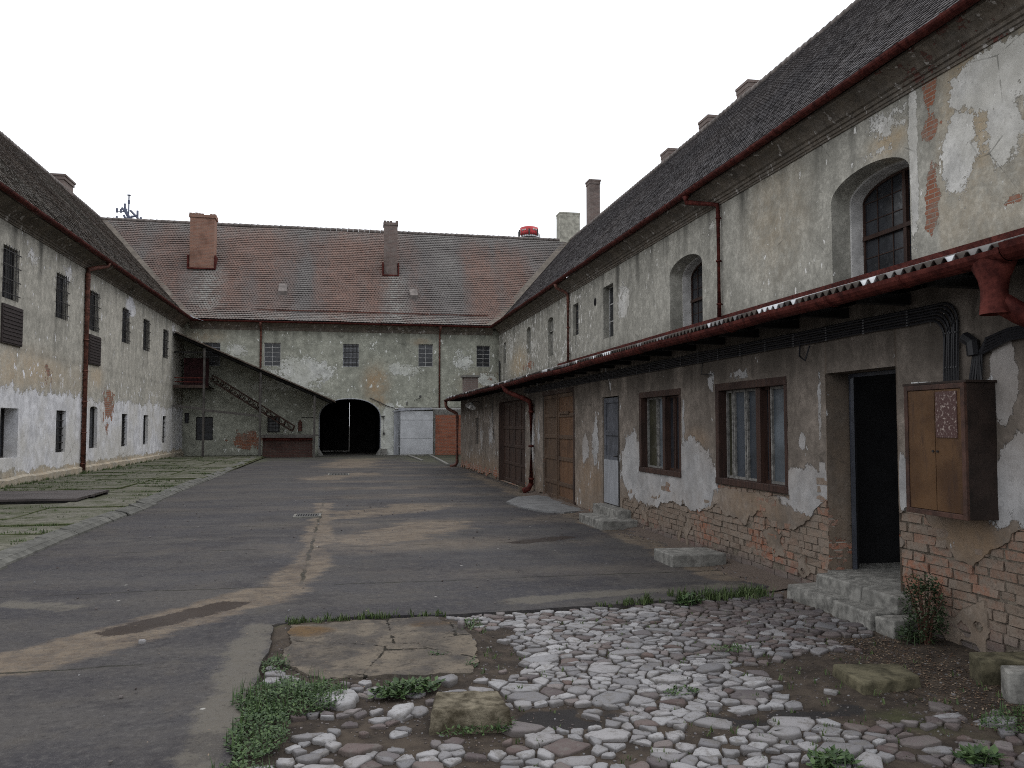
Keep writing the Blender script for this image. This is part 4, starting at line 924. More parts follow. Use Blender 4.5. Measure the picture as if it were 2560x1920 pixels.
q = leaf(ob, TS, 17.22, 18.60, .03, 2.5, -.06, 1, [.42, 1.0, 1.5, 2.0], MT['wood_mid'], MT['wood_light'], label='orange-brown panelled door leaf')
m = MB(); m.tbox(TS, 18.595, 18.665, .03, 2.5, -.05, .0); m.tbox(TS, 17.6, 18.4, 2.02, 2.08, -.02, .01); sub(q, m.build('cover_strip', MT['wood_mid']))
m = MB(); m.tbox(TS, 17.12, 20.05, 2.5, 2.6, -.10, .015); m.tbox(TS, 17.1, 17.2, 0, 2.5, -.10, .012); m.build('door_frame', MT['wood_dark'], ob)
q = leaf(ob, TS, 14.2, 15.12, .29, 2.28, -.07, 1, [1.15, 1.62], MT['blue_door'], MT['blue_door'], label='narrow grey-blue door with a pale metal lower half', st=.10)
m = MB(); m.tbox(TS, 14.2, 15.12, .30, 1.12, -.024, -.018); sub(q, m.build('kick_plate', MT['pale_sheet']))
m = MB(); m.tube([TS(14.27, 1.2, -.03), TS(14.27, 1.2, .03), TS(14.38, 1.2, .03)], .012, 6); m.tbox(TS, 14.25, 14.3, 1.12, 1.3, -.025, -.012); sub(q, m.build('handle', MT['dark_iron']))
m = MB(); m.tbox(TS, 14.14, 14.2, .28, 2.3, -.09, .01); m.build('door_frame', MT['dark_iron'], ob)
# windows of the outbuilding
def shed_window(h, splits, mats, lab):
    f = MB(); s0, s1, z0, z1 = h['s0'], h['s1'], h['z0'], h['z1']; fw = .065
    f.tbox(TS, s0-.03, s1+.03, z1-fw, z1+.03, -.16, .012); f.tbox(TS, s0-.03, s1+.03, z0-.03, z0+fw*.8, -.16, .02)
    f.tbox(TS, s1-fw, s1+.03, z0+fw*.8, z1-fw, -.16, .010); f.tbox(TS, s0-.03, s0+fw*.5, z0+fw*.8, z1-fw, -.16, .008)
    f.tbox(TS, splits[1]-.05, splits[1]+.05, z0+fw*.8, z1-fw, -.15, -.03)
    o = f.build('window', MT['brown_frame'], ob, bevel=.006); o['label'] = lab
    E = [s0+fw*.5, *splits, s1-fw]
    for i in range(len(E)-1):
        g = MB(); a, b = E[i]+.01, E[i+1]-.01
        g.poly([TS(a, z0+fw*.8, -.13), TS(b, z0+fw*.8, -.13), TS(b, z1-fw, -.13), TS(a, z1-fw, -.13)]); p = g.build('pane', mats[i], o)
        e = MB(); k = .03
        e.tbox(TS, a, a+k, z0+fw*.8, z1-fw, -.129, -.10); e.tbox(TS, b-k, b, z0+fw*.8, z1-fw, -.129, -.10); e.tbox(TS, a+k, b-k, z0+fw*.8, z0+fw*.8+k, -.129, -.101); e.tbox(TS, a+k, b-k, z1-fw-k, z1-fw, -.129, -.101)
        e.build('sash', MT['sash'] if mats[i] is not MT['glass_dark'] else MT['brown_frame'], o)
shed_window(w1, [11.85, 12.12, 12.55], [MT['glass_dark'], MT['glass_dark'], MT['glass_pale'], MT['glass_green']], 'brown-framed window between the narrow door and the wider window')
shed_window(w2, [8.95, 9.12, 9.55, 9.9], [MT['glass_pale'], MT['glass_dark'], MT['glass_blue'], MT['glass_blue'], MT['glass_green']], 'wider brown-framed window nearest the open doorway')
m = MB(); m.poly([TS(30.2, 1.08, -.07), TS(30.9, 1.08, -.07), TS(30.9, 2.06, -.07), TS(30.2, 2.06, -.07)]); m.tbox(TS, 30.52, 30.58, 1.08, 2.06, -.07, -.03)
for z in (1.3, 1.55, 1.8): m.tbox(TS, 30.2, 30.9, z, z+.04, -.07, -.035)
m.build('slit_window', MT['wood_grey'], ob)

# ---------------------------------------------------------------- things fixed to the outbuilding
cb = thing('electrical_cabinet', 'rust-brown wooden electrical cabinet with two doors, fixed to the wall right of the open doorway', 'cabinet', (XS, 5.6, 1.0))
CD = .27
m = MB(); m.tbox(TS, 5.38, 6.06, 1.04, 2.08, 0.0, CD-.02); m.tbox(TS, 5.36, 6.08, 2.08, 2.10, 0, CD+.005); m.build('body', simple('dark_rusty_cabinet_side', (.022,.014,.011), .7, .3, .5, 6), cb, bevel=.004)
m = MB(); 
for a, b, c_, d_ in ((5.38, 5.42, 1.04, 2.08), (6.02, 6.06, 1.04, 2.08), (5.42, 6.02, 1.04, 1.08), (5.42, 6.02, 2.04, 2.08)): m.tbox(TS, a, b, c_, d_, CD-.02, CD+.008)
m.build('frame', simple('rusty_cabinet_frame', (.055,.026,.018), .65, .4, .5, 8), cb, bevel=.003)
n = NT('varnished_rusty_panel', .5, .3); f = n.noise(3, 7, .6); g = n.noise(1, 8, .7, vec=n.vmul(n.pos(), (9, 9, 2)))
c = n.mix(n.ramp(f, .35, .65), (.060,.030,.014), (.105,.056,.026)); c = n.mix(n.ramp(g, .5, .68, 0, .8), c, (.035,.018,.012))
pm = n.out(c, n.ramp(g, .3, .7, .35, .6), n.bump(g, .2, .004))
for a, b in ((5.424, 5.705), (5.713, 6.016)):
    m = MB(); m.tbox(TS, a, b, 1.084, 2.036, CD-.02, CD); dd_ = m.build('door', pm, cb, bevel=.002)
    m = MB(); m.tube([TS(5.68 if a < 5.6 else 5.73, 1.55, CD), TS(5.68 if a < 5.6 else 5.73, 1.55, CD+.012)], .01, 6); sub(dd_, m.build('lock', MT['dark_iron']))
n = NT('flaking_plaque_paint', .6, .4); f = n.noise(45, 6, .7); pq = n.out(n.mix(n.ramp(f, .56, .62), (.07,.035,.032), (.34,.28,.25)), None, n.bump(f, .5, .004))
m = MB(); m.tbox(TS, 5.46, 5.69, 1.66, 2.02, CD+.001, CD+.008); m.build('plaque', pq, cb)
m = MB(); m.tbox(TS, 5.92, 6.0, 2.10, 2.112, CD-.06, CD-.02); m.tbox(TS, 5.82, 5.9, 2.10, 2.108, CD-.06, CD-.02); m.build('hinge', MT['white_frame'], cb)

def cable_run(s_bend, z_top, drop, off, d, r=.013, far=22):
    pts = [TS(far, 2.76+off*.6, d)]
    s = far - .5
    while s > s_bend+.3: pts.append(TS(s, 2.76+off+.01*fb(s*2, off*30), d + .004*sin(s*9+off*50))); s -= .45
    for k in range(7):
        t = k/6*pi/2; rad = .16-off*.9; pts.append(TS(s_bend + .16 - (.16+off*.0)*sin(t) , 2.76+off-.16*(1-cos(t)), d))
    pts.append(TS(s_bend, drop, d+.01)); return pts
cbl = thing('cable_bundle', 'bundle of black cables clipped under the outbuilding eaves, dropping to the cabinet', 'cables', (XS, 8, 2.7))
m = MB()
for k in range(6):
    off = -.025*k; m.tube([(p[0], p[1] + .028*k, p[2]) if i >= 0 else p for i, p in enumerate(cable_run(5.72 - .0*k, 2.7, 2.1, off, .03 + .006*(k % 2)))], .012, 6)
m.build('cable', MT['black'], cbl)
m = MB()
for k in range(5):
    m.tube([TS(4.2, 2.50-.02*k, .035), TS(5.2, 2.47-.02*k, .035), TS(5.42+.018*k, 2.42-.03*k, .035), TS(5.47+.02*k, 2.3, .035), TS(5.46+.03*k, 2.1, .05)], .011, 6)
m.tube([TS(5.62, 2.45, .05), TS(5.54, 2.4, .05), TS(5.53, 2.3, .05)], .05, 8)
m.build('cable', MT['black'], cbl)
for s in np.arange(6.3, 21, .62):
    m = MB()
    for k in range(6): m.tbox(TS, s-.01, s+.012, 2.745-.025*k, 2.757-.025*k, .04, .048)
    m.build('clip', MT['grey_dull'], cbl)
for z in (2.22, 2.5):
    m = MB()
    for k in range(5): m.tbox(TS, 5.715+.028*k, 5.727+.028*k, z, z+.012, .04, .055)
    m.build('clip', MT['grey_dull'], cbl)
m = MB(); m.tube([TS(8.05, 2.66, .03), TS(8.0, 2.5, .07), TS(7.86, 2.44, .09), TS(7.83, 2.6, .05)], .01, 5); tag(m.build('loose_wire', MT['black']), 'loose loop of black wire hanging from the eaves above the wide window', 'wire')
m = MB(); m.tube([TS(10.55, 2.66, .02), TS(10.5, 2.46, .06), TS(10.25, 2.44, .04)], .008, 5); tag(m.build('bracket', MT['dark_iron']), 'thin iron bracket above the left edge of the wide window', 'bracket')
lp = thing('wall_lamp', 'white enamel shade lamp under the far end of the outbuilding eaves', 'lamp', (4.7, 29.6, 2.5))
m = MB(); m.tube([(4.84, 29.7, 2.62), (4.6, 29.7, 2.66), (4.52, 29.68, 2.58)], .015, 6); m.build('arm', MT['dark_iron'], lp)
m = MB(); m.tube([(4.53, 29.68, 2.60), (4.50, 29.66, 2.54), (4.46, 29.62, 2.46)], [.05, .10, .21], 14, cap=False); m.build('shade', MT['white_frame'], lp, smooth=True)
m = MB(); m.tube([(4.47, 29.63, 2.48), (4.42, 29.6, 2.38)], [.06, .045], 10); m.build('bulb', MT['reveal'], lp)
m = MB(); m.tube([TS(27.0, 2.7, .03), TS(26.9, 1.9, .05), TS(26.75, 1.3, .03)], .010, 5); tag(m.build('wire', MT['black']), 'black wire hanging down the wall left of the dark panelled door', 'wire')

# doorsteps
def stepthing(boxes, label, name='doorstep', mat='concrete', j=.008, cat='step', bev=.015):
    t = thing(name, label, cat, (boxes[0][0], boxes[0][2], 0), local=True)
    for b in boxes:
        m = MB(); x0, x1, y0, y1, z0, z1 = b; m.box(x0-boxes[0][0], x1-boxes[0][0], y0-boxes[0][2], y1-boxes[0][2], z0, z1, j=j); m.build('tread', MT[mat], t, bevel=bev)
    return t
stepthing([(4.50, 4.86, 7.05, 7.85, -.05, .12), (4.495, 4.86, 6.46, 7.035, -.05, .115), (4.53, 4.86, 6.2, 6.445, -.05, .11), (4.69, 4.87, 6.9, 7.62, .1, .27), (4.70, 4.87, 6.40, 6.89, .1, .272)], 'two-tier cracked concrete doorstep below the open doorway', j=.014)
stepthing([(4.22, 4.86, 13.25, 14.62, -.05, .155), (4.60, 4.865, 13.58, 15.0, .1, .285)], 'two-tier concrete doorstep below the narrow grey-blue door')
stepthing([(3.99, 4.72, 9.67, 10.29, -.06, .145)], 'thick pale concrete slab standing loose against the wall under the wide window', 'concrete_block', cat='slab')
t = thing('concrete_slab', 'thick mossy concrete slab lying among leaf litter near the doorstep', 'slab', (3.6, 5.15, 0), local=True)
m = MB(); m.hexa([(-.22,-.20,-.06),(.30,-.10,-.06),(.34,.20,-.06),(-.16,.27,-.06),(-.21,-.19,.04),(.29,-.09,.035),(.33,.19,.04),(-.15,.26,.045)]); m.build('slab', MT['concrete_moss'], t, bevel=.015)
t = thing('concrete_block', 'mossy concrete block by the wall foot at the right edge, behind another block', 'block', (4.5, 4.98, 0), local=True)
m = MB(); m.hexa([(-.19,.0,-.05),(.25,-.12,-.05),(.33,.12,-.05),(-.12,.2,-.05),(-.19,0,.13),(.25,-.12,.13),(.33,.12,.14),(-.12,.2,.14)]); m.build('block', MT['concrete_moss'], t, bevel=.012)
t = thing('concrete_block', 'grey concrete block cut by the right edge of the view', 'block', (4.4, 4.62, 0), local=True)
m = MB(); m.hexa([(-.19,.02,-.05),(.2,-.12,-.05),(.3,.05,-.05),(-.12,.16,-.05),(-.19,.02,.16),(.2,-.12,.16),(.3,.05,.165),(-.12,.16,.165)]); m.build('block', MT['concrete'], t, bevel=.012)
# weathered block in the cobbles
def rough_block(cx, cy, pts, zt, mat, name, label, cat, seed):
    m = MB(); n_ = len(pts); rings = []; N2 = 28
    per = []
    for i in range(n_):
        a, b = pts[i], pts[(i+1)%n_]
        for k in range(8): t = k/8; per.append((lerp(a[0],b[0],t), lerp(a[1],b[1],t)))
    for (sc_, z) in ((1.10, -.05), (1.06, zt*.3), (1.04, zt*.6), (1.01, zt*.86), (.985, zt*.96), (.95, zt), (.7, zt*1.01), (.4, zt*1.03), (.1, zt*1.02)):
        rings.append([m.vert((x*sc_ + .012*fb(x*9, y*9, z*20+seed), y*sc_ + .012*fb(x*9+7, y*9, z*20+seed), z + .016*fb(x*sc_*8, y*sc_*8, seed))) for x, y in per])
    for p, q in zip(rings, rings[1:]):
        for k in range(len(per)): m.face((p[k], p[(k+1)%len(per)], q[(k+1)%len(per)], q[k]))
    m.face(rings[-1])
    o = m.build(name, mat, smooth=True); o.location = (cx, cy, 0); return tag(o, label, cat)
rough_block(.74, 4.99, [(-.23,-.14),(.22,-.18),(.21,.13),(-.17,.19)], .10, MT['concrete_ochre'], 'concrete_block', 'low crumbling ochre concrete block standing among the cobbles', 'block', 3)

# ---------------------------------------------------------------- GROUND
m = MB(); m.box(-2500, 2500, -400, 4500, -.5, -.12)
gm = simple('far_ground', (.10,.095,.085), .95, .1, .3, .05, bump=0)
m.build('ground', gm, kind='structure')
# patch boundary: where soil and cobbles replace the asphalt
topb = [(-.6, 7.6), (.23, 7.75), (1.1, 7.69), (2.5, 7.80), (3.93, 7.92), (4.3, 8.15), (5, 8.3)]
def inpatch(x, y):       # >0 on asphalt
    e = .05*fb(x*2, y*2, 6, 4)
    a = -.60 + e - x; b = y - pl(topb, x) + e*.8
    return max(a, b)
def seg_d(x, y, ax, ay, bx, by):
    t = max(0, min(1, ((x-ax)*(bx-ax)+(y-ay)*(by-ay))/((bx-ax)**2+(by-ay)**2))); return sqrt((x-ax-t*(bx-ax))**2+(y-ay-t*(by-ay))**2)
SAND = [(-4.2, 4.7, -2.45, 6.7, .40), (-2.45, 6.7, -1.5, 7.95, .46), (-1.5, 7.95, -.65, 9.3, .42), (-.65, 9.3, -.4, 11, .35), (-.4, 11, -.45, 19, .28), (.4, 12.8, 1.6, 14.6, .9), (.2, 16.6, 1.6, 18, .9), (-.9, 28, .6, 31, 1.1), (0, 36, .8, 44, 1.6), (4.4, 9, 4.5, 30, .35)]
PALE = [(-.72, 7.5, -.72, 3, .19), (1.6, 8.1, 4.3, 8.5, .18), (-3.2, 9.0, -2.6, 8.7, .18)]
WET = [(-1.85, 7.62, -1.1, 8.5, .21), (-4.3, 5.2, -3.6, 5.6, .1), (2.6, 12.2, 3.4, 12.6, .2)]
def gat(x, y):
    s_ = max(exp(-(seg_d(x, y, *q[:4])/q[4])**2) for q in SAND); p_ = max(exp(-(seg_d(x, y, *q[:4])/q[4])**2) for q in PALE); w_ = max(exp(-(seg_d(x, y, *q[:4])/q[4])**2) for q in WET)
    return dict(sand=s_*(1.15 if y < 9.3 else .88), pale=p_, wet=w_*1.3, moss=.55*sstep(30, 46, y) + .35*sstep(.3, 0, abs(x+4.1)) + .25*sstep(2.5, 4, x))
m = MB()
def ground_grid(x0, x1, y0, y1, st, clipf=None):
    X = lines(x0, x1, st); Y = lines(y0, y1, st); c = {}
    def zf(x, y): return .012*fb(x*.5, y*.5, 2, 3)
    for i in range(len(X)-1):
        for j in range(len(Y)-1):
            q = [(X[i],Y[j]),(X[i+1],Y[j]),(X[i+1],Y[j+1]),(X[i],Y[j+1])]
            if clipf:
                vals = [clipf(*p) for p in q]
                if max(vals) <= 0: continue
                if min(vals) <= 0:
                    po, cut = clip(q, vals)
                    if len(po) > 2: m.face([m.vert((x, y, zf(x, y)), **gat(x, y)) for x, y in po])
                    if len(cut) == 2: m.poly([(x, y, z) for (x, y), z in ((cut[0], zf(*cut[0])), (cut[1], zf(*cut[1])), (cut[1], -.08), (cut[0], -.08))], 0, **gat(*cut[0]))
                    continue
            f_ = []
            for p in q:
                if p not in c: c[p] = m.vert((p[0], p[1], zf(*p)), **gat(*p))
                f_.append(c[p])
            m.face(f_)
ground_grid(-6, 4.95, 2.2, 9, .08, inpatch); ground_grid(-6, 4.95, 9, 22, .13); ground_grid(-6, 9.3, 22, 58.5, .3)
m.build('courtyard_paving', MT['asphalt'], kind='structure')
SLAB = [(-.50, 7.55), (.2, 7.66), (.85, 7.62), (1.06, 7.2), (1.10, 6.75), (1.02, 6.2), (.93, 5.80), (.4, 5.86), (-.15, 5.88), (-.33, 6.12), (-.5, 6.35), (-.47, 7.0)]
def inpoly(P, x, y):
    r = False
    for (a, b), (c, d) in zip(P, P[1:]+P[:1]):
        if (b > y) != (d > y) and x < (c-a)*(y-b)/(d-b)+a: r = not r
    return r
def pdist(P, x, y):
    d = min(seg_d(x, y, *a, *b) for a, b in zip(P, P[1:]+P[:1])); return d if inpoly(P, x, y) else -d
# soil under the cobbles
def wetf(x, y): return (.75+.9*fb(x*3, y*3, 12, 4))*max(exp(-(((x-1.35)/.35)**2+((y-5.02)/.28)**2)**2), exp(-(seg_d(x, y, 2.3, 4.72, 3.1, 4.75)/.15)**2), 0)
def soilz(x, y): return -.038 + .018*fb(x*1.2, y*1.2, 4, 4) + .005*fb(x*6, y*6, 9, 3) - .014*wetf(x, y) + .03*sstep(4.3, 4.8, x) + (.030*sstep(-.16, -.02, pdist(SLAB, x, y))*sstep(.10, .03, pdist(SLAB, x, y)) if x < 1.4 and y > 5.5 else 0)
m = MB(); X = lines(-.7, 5.0, .04); Y = lines(2.4, 8.4, .04); idx = {}
for i, x in enumerate(X):
    for j, y in enumerate(Y): idx[i, j] = m.vert((x, y, soilz(x, y)), wet=wetf(x, y), moss=.5*max(0, fb(x, y, 7)) + .5*sstep(.3, 0, abs(y-pl(topb, x))) , dust=sstep(3.9, 4.6, x)*sstep(6.2, 7.5, y))
for i in range(len(X)-1):
    for j in range(len(Y)-1): m.face((idx[i,j], idx[i+1,j], idx[i+1,j+1], idx[i,j+1]))
m.build('soil', MT['soil'], kind='structure', smooth=True)
# broken concrete slab set in the cobbles
m = MB(); X = lines(-.62, 1.2, .035); Y = lines(5.7, 7.75, .035)
slabv = lambda x, y: pdist(SLAB, x, y) - .035 + .05*fb(x*5, y*5, 2, 4)
for i in range(len(X)-1):
    for j in range(len(Y)-1):
        q = [(X[i],Y[j]),(X[i+1],Y[j]),(X[i+1],Y[j+1]),(X[i],Y[j+1])]; v = [slabv(*p) for p in q]
        if max(v) <= 0: continue
        po, cut = clip(q, v) if min(v) <= 0 else (q, [])
        zf = lambda x, y: .004+.012*fb(x*2.2, y*2.2, 8, 4)
        at = lambda x, y: dict(moss=blobs([(-.3, 7.3, .3, .25), (.75, 7.35, .25, .2), (.9, 6.4, .2, .6, .6), (-.4, 6.6, .15, .6, .6)], x, y))
        if len(po) > 2: m.face([m.vert((x, y, zf(x, y)), **at(x, y)) for x, y in po])
        if len(cut) == 2: m.poly([(*cut[0], zf(*cut[0])), (*cut[1], zf(*cut[1])), (*cut[1], -.08), (*cut[0], -.08)])
tag(m.build('concrete_patch', MT['slab']), 'flat cracked concrete slab sunk in the ground between asphalt and cobbles', 'slab')

# cobbles: jittered cells cut against their neighbours
random.seed(21)
def clip_half(P, nx, ny, c):
    out = []
    for i in range(len(P)):
        p, q = P[i], P[(i+1)%len(P)]; a = c - nx*p[0]-ny*p[1]; b = c - nx*q[0]-ny*q[1]
        if a >= 0: out.append(p)
        if (a >= 0) != (b >= 0): t = a/(a-b); out.append((lerp(p[0],q[0],t), lerp(p[1],q[1],t)))
    return out
seeds = []
def ok_stone(x, y):
    if pdist(SLAB, x, y) > -.06: return 0
    if inpatch(x, y) > -.05: return 0
    if x > 4.46 and y > 6: return 0
    if ((x-.74)/.34)**2 + ((y-4.99)/.30)**2 < 1: return 0
    if wetf(x, y) > .35: return 0
    d = 1
    if x < 1.0 and y < 5.7: d = .74 if y < 4.75 else .42
    if x < -.3 and y < 5.9: d = .12
    if 1.0 < x < 1.35 and 5.7 < y < 7.3: d = .25
    if x > 2.9 and y < 5.9: d = .3 if y > 4.6 else .85
    if x > 3.2 and 4.5 < y < 5.8: d = .06
    if x > 4.0 and y < 6.3: d = .0
    if 1.0 <= x < 2.6 and y < 4.75: d = .75
    if .2 < x < .9 and 7.5 < y: d = .2
    return d
# rejection sampling with a local radius
cell = {}
def near(x, y, r):
    i, j = int(x//.2), int(y//.2)
    for a in (-1, 0, 1):
        for b in (-1, 0, 1):
            for q in cell.get((i+a, j+b), ()):
                if sqrt((q[0]-x)**2*.45+(q[1]-y)**2*1.9) < (q[2]+r)*.5: return True
    return False
for big in (1, 0):
    for k in range(900 if big else 42000):
        x, y = R(-.6, 5), R(3.2, 8.3)
        r = R(.15, .22) if big else R(.055, .10)*random.choice([.75, 1, 1, 1.35])
        if near(x, y, r): continue
        if big and R(0, 1) > (.2 if y < 5.6 else .1): continue
        cell.setdefault((int(x//.2), int(y//.2)), []).append((x, y, r)); seeds.append((x, y, r))
m = MB(); big_list = []
for (x, y, r) in seeds:
    if R(0, 1) > ok_stone(x, y): continue
    rx_ = R(1.7, 2.5); jr = (.85, 1.25) if (x > 1.0 and y > 4.7) else (.6, 1.05); P = [(x+r*rx_*R(*jr)*cos(a), y+r*1.35*R(*jr)*sin(a)) for a in [2*pi*k/9+R(-.2,.2) for k in range(9)]]
    i, j = int(x//.2), int(y//.2)
    for a in (-2, -1, 0, 1, 2):
        for b in (-2, -1, 0, 1, 2):
            for q in cell.get((i+a, j+b), ()):
                dx, dy = q[0]-x, q[1]-y; d = sqrt(dx*dx+dy*dy)
                if d < 1e-6 or d > .45: continue
                t = d*r/(r+q[2]) - R(.002, .008); nx, ny = dx/d, dy/d
                P = clip_half(P, nx, ny, nx*(x)+ny*(y) + t)
                if len(P) < 3: break
            if len(P) < 3: break
        if len(P) < 3: break
    if len(P) < 3: continue
    cx = sum(p[0] for p in P)/len(P); cy = sum(p[1] for p in P)/len(P)
    # round the corners once, then roughen
    Q = []
    for a, b in zip(P, P[1:]+P[:1]):
        Q += [(lerp(a[0],b[0],.13), lerp(a[1],b[1],.13)), (lerp(a[0],b[0],.5), lerp(a[1],b[1],.5)), (lerp(a[0],b[0],.87), lerp(a[1],b[1],.87))]
    Q = [(cx+(px-cx)*(1+R(-.08,.04)), cy+(py-cy)*(1+R(-.08,.04))) for px, py in Q]
    hz = R(.010, .024); tx, ty = R(-.10,.10), R(-.10,.10)
    region = fb(x*.7+5, y*.7, 3, 3); dark = R(0, 1) < (.20 + .35*region + (.45 if x > 2.9 else 0) + (.2 if y > 7.2 and x > 3 else 0)+(.15 if y > 6.9 else 0))
    val = min(1, max(0, R(.15, 1) - (.35*sstep(2.8, 4.4, x)) )); tn = R(.55, 1) if dark else R(0, .25)
    tgt = m
    b0 = soilz(cx, cy) + .004
    if hz < .01: continue
    base = []
    for sc_, dz, dirt in ((1.0, -.03, 1), (.985, hz*.55, .5), (.91, hz*.95, .05), (.5, hz*1.04, 0)):
        base.append([m.vert((cx+(px-cx)*sc_, cy+(py-cy)*sc_, b0+dz+((px-cx)*tx+(py-cy)*ty)*(dz > 0) + R(-.003,.003)), tone=tn, val=val, dirt=dirt) for px, py in Q])
    for p, q in zip(base, base[1:]):
        for k in range(len(Q)): m.face((p[k], p[(k+1)%len(Q)], q[(k+1)%len(Q)], q[k]))
    m.face(base[-1])
m.build('cobblestones', MT['stone'], kind='structure', smooth=True)
random.seed(5)
def flat_stone(x, y, rx, ry, h, tn, val, label, rot=0, z=None):
    m = MB(); N2 = 16; ph = R(0, 6); rg = []
    for sc_, dz, dirt in ((1, -.03, 1), (.98, h*.5, .4), (.90, h*.92, 0), (.5, h*1.02, 0), (.15, h*1.0, 0)):
        L = []
        for k in range(N2):
            a = 2*pi*k/N2; e = 1 + .4*fb(cos(a)*1.5+ph, sin(a)*1.5, ph, 3); px, py = rx*cos(a)*e*sc_, ry*sin(a)*e*sc_
            L.append(m.vert((px*cos(rot)-py*sin(rot), px*sin(rot)+py*cos(rot), dz+R(-.003,.003)), tone=tn, val=val, dirt=dirt))
        rg.append(L)
    for p, q in zip(rg, rg[1:]):
        for k in range(N2): m.face((p[k], p[(k+1)%N2], q[(k+1)%N2], q[k]))
    m.face(rg[-1]); o = m.build('stone', MT['stone'], smooth=True); o.location = (x, y, soilz(x, y) if z is None else z); return tag(o, label, 'stone', 'loose stones on the ground')
flat_stone(-.03, 5.50, .165, .13, .05, .05, .9, 'large flat pale stone beside the green weeds, below the concrete slab')
flat_stone(.24, 5.62, .09, .07, .045, .1, .9, 'pale stone just right of the largest flat stone')
flat_stone(.66, 5.36, .075, .05, .07, .1, .7, 'rounded grey-white stone behind the ochre block')
flat_stone(-1.58, 7.12, .03, .02, .04, .1, .8, 'small pale stone lying alone on the asphalt', z=0)
flat_stone(.36, 5.22, .07, .11, .05, .05, 1, 'upright-lying pale stone left of the ochre block', rot=-.5)
flat_stone(1.0, 7.15, .03, .045, .05, .6, .6, 'small grey shard on the right edge of the concrete slab', z=.01)
flat_stone(3.62, 4.46, .10, .03, .03, .1, .6, 'thin pale stone flake right of the mossy slab')

# left side: precast slabs, kerb, timber platform
m = MB()
y = 9.0; k = 0
while y < 46.6:
    for (x0, x1) in ((-5.88, -4.42), (-7.42, -5.92), (-9.0, -7.46)):
        dz = R(-.02, .02); t1 = R(-.012, .012); zz = .085; g_ = .035
        yy0, yy1 = y+g_, y+1.03-g_*.4
        o_ = .15 if x0 < -6 else 0
        vs_ = [(x0, yy0+o_), (x1, yy0+o_), (x1, yy1+o_), (x0, yy1+o_)]
        ins = [(x0+.03, yy0+o_+.03), (x1-.03, yy0+o_+.03), (x1-.03, yy1+o_-.03), (x0+.03, yy1+o_-.03)]
        a = [m.vert((px, py, -.02), edge=1) for px, py in vs_]; b = [m.vert((px, py, zz+dz-.012+t1*(px-x0)), edge=1) for px, py in vs_]; c = [m.vert((px, py, zz+dz+t1*(px-x0)), edge=0) for px, py in ins]
        for r0, r1 in ((a, b), (b, c)):
            for q in range(4): m.face((r0[q], r0[(q+1)%4], r1[(q+1)%4], r1[q]))
        m.face(c)
    y += 1.03; k += 1
m.build('slab_paving', MT['precast'], kind='structure')
m = MB(); X = lines(-9.3, -4.3, .5); Y = lines(9, 49.9, .5)
for x0, x1 in zip(X, X[1:]):
    for y0, y1 in zip(Y, Y[1:]): m.face([m.vert((a, b, .045+.01*fb(a, b)), moss=.8) for a, b in ((x0,y0),(x1,y0),(x1,y1),(x0,y1))])
m.build('verge_soil', MT['soil'], kind='structure')
kl = [(-4.05, 9.5), (-4.15, 11.2), (-4.19, 13), (-4.2, 15.2), (-4.10, 17.4), (-4.2, 19.5), (-4.28, 22.4), (-4.28, 30.5), (-4.45, 40), (-4.66, 47)]
m = MB(); y = 9.4
while y < 47:
    L = R(.9, 1.1); 
    if 18.2 < y < 19.3 or 30.5 < y < 31.2: L = .7
    x = None
    for (xa, ya), (xb, yb_) in zip(kl, kl[1:]):
        if ya <= y <= yb_: x = lerp(xa, xb, (y-ya)/(yb_-ya))
    if x is None: x = kl[0][0]
    j = R(-.015, .015); tl = R(-.01, .02)
    if 17.9 < y < 19.2: tl += .04; j += .06
    m.hexa([(x-.30+j, y, -.05), (x+j, y, -.05), (x+j, y+L-.012, -.05), (x-.30+j, y+L-.012, -.05), (x-.28+j, y, .105+tl), (x-.07+j, y, .075), (x-.07+j, y+L-.012, .075), (x-.28+j, y+L-.012, .105)])
    m.hexa([(x-.07+j, y, -.04), (x+.03+j, y, -.04), (x+.03+j, y+L-.012, -.04), (x-.07+j, y+L-.012, -.04), (x-.07+j, y, .07), (x+.01+j, y, .03), (x+.01+j, y+L-.012, .03), (x-.07+j, y+L-.012, .07)])
    y += L
m.build('kerb', simple('dark_kerb_concrete', (.10,.098,.088), .85, .25, .4, 5, bump=.5, dist=.008), kind='structure')
t = thing('timber_platform', 'low dark plank platform lying on the mossy slabs at the left edge', 'platform', (-7.2, 20.7, .1), local=True)
wt = simple('wet_dark_planks', (.05,.042,.042), .6, .4, .35, 2, stretch=(.6, 6, 1), col2=(.085,.07,.066))
m = MB()
for k in range(13): m.box(-2.0, 1.5 - .02*R(0,1), -1.25+k*.19, -1.25+k*.19+.18, .03, .075+R(0,.006))
m.build('planks', wt, t); m = MB()
m.box(-2.0, 1.5, -1.24, -1.16, -.02, .029); m.box(-2.0, 1.5, 1.0, 1.1, -.02, .029); m.box(-2, 1.5, -.1, 0, -.02, .029); m.build('bearer', MT['timber_dark'], t)
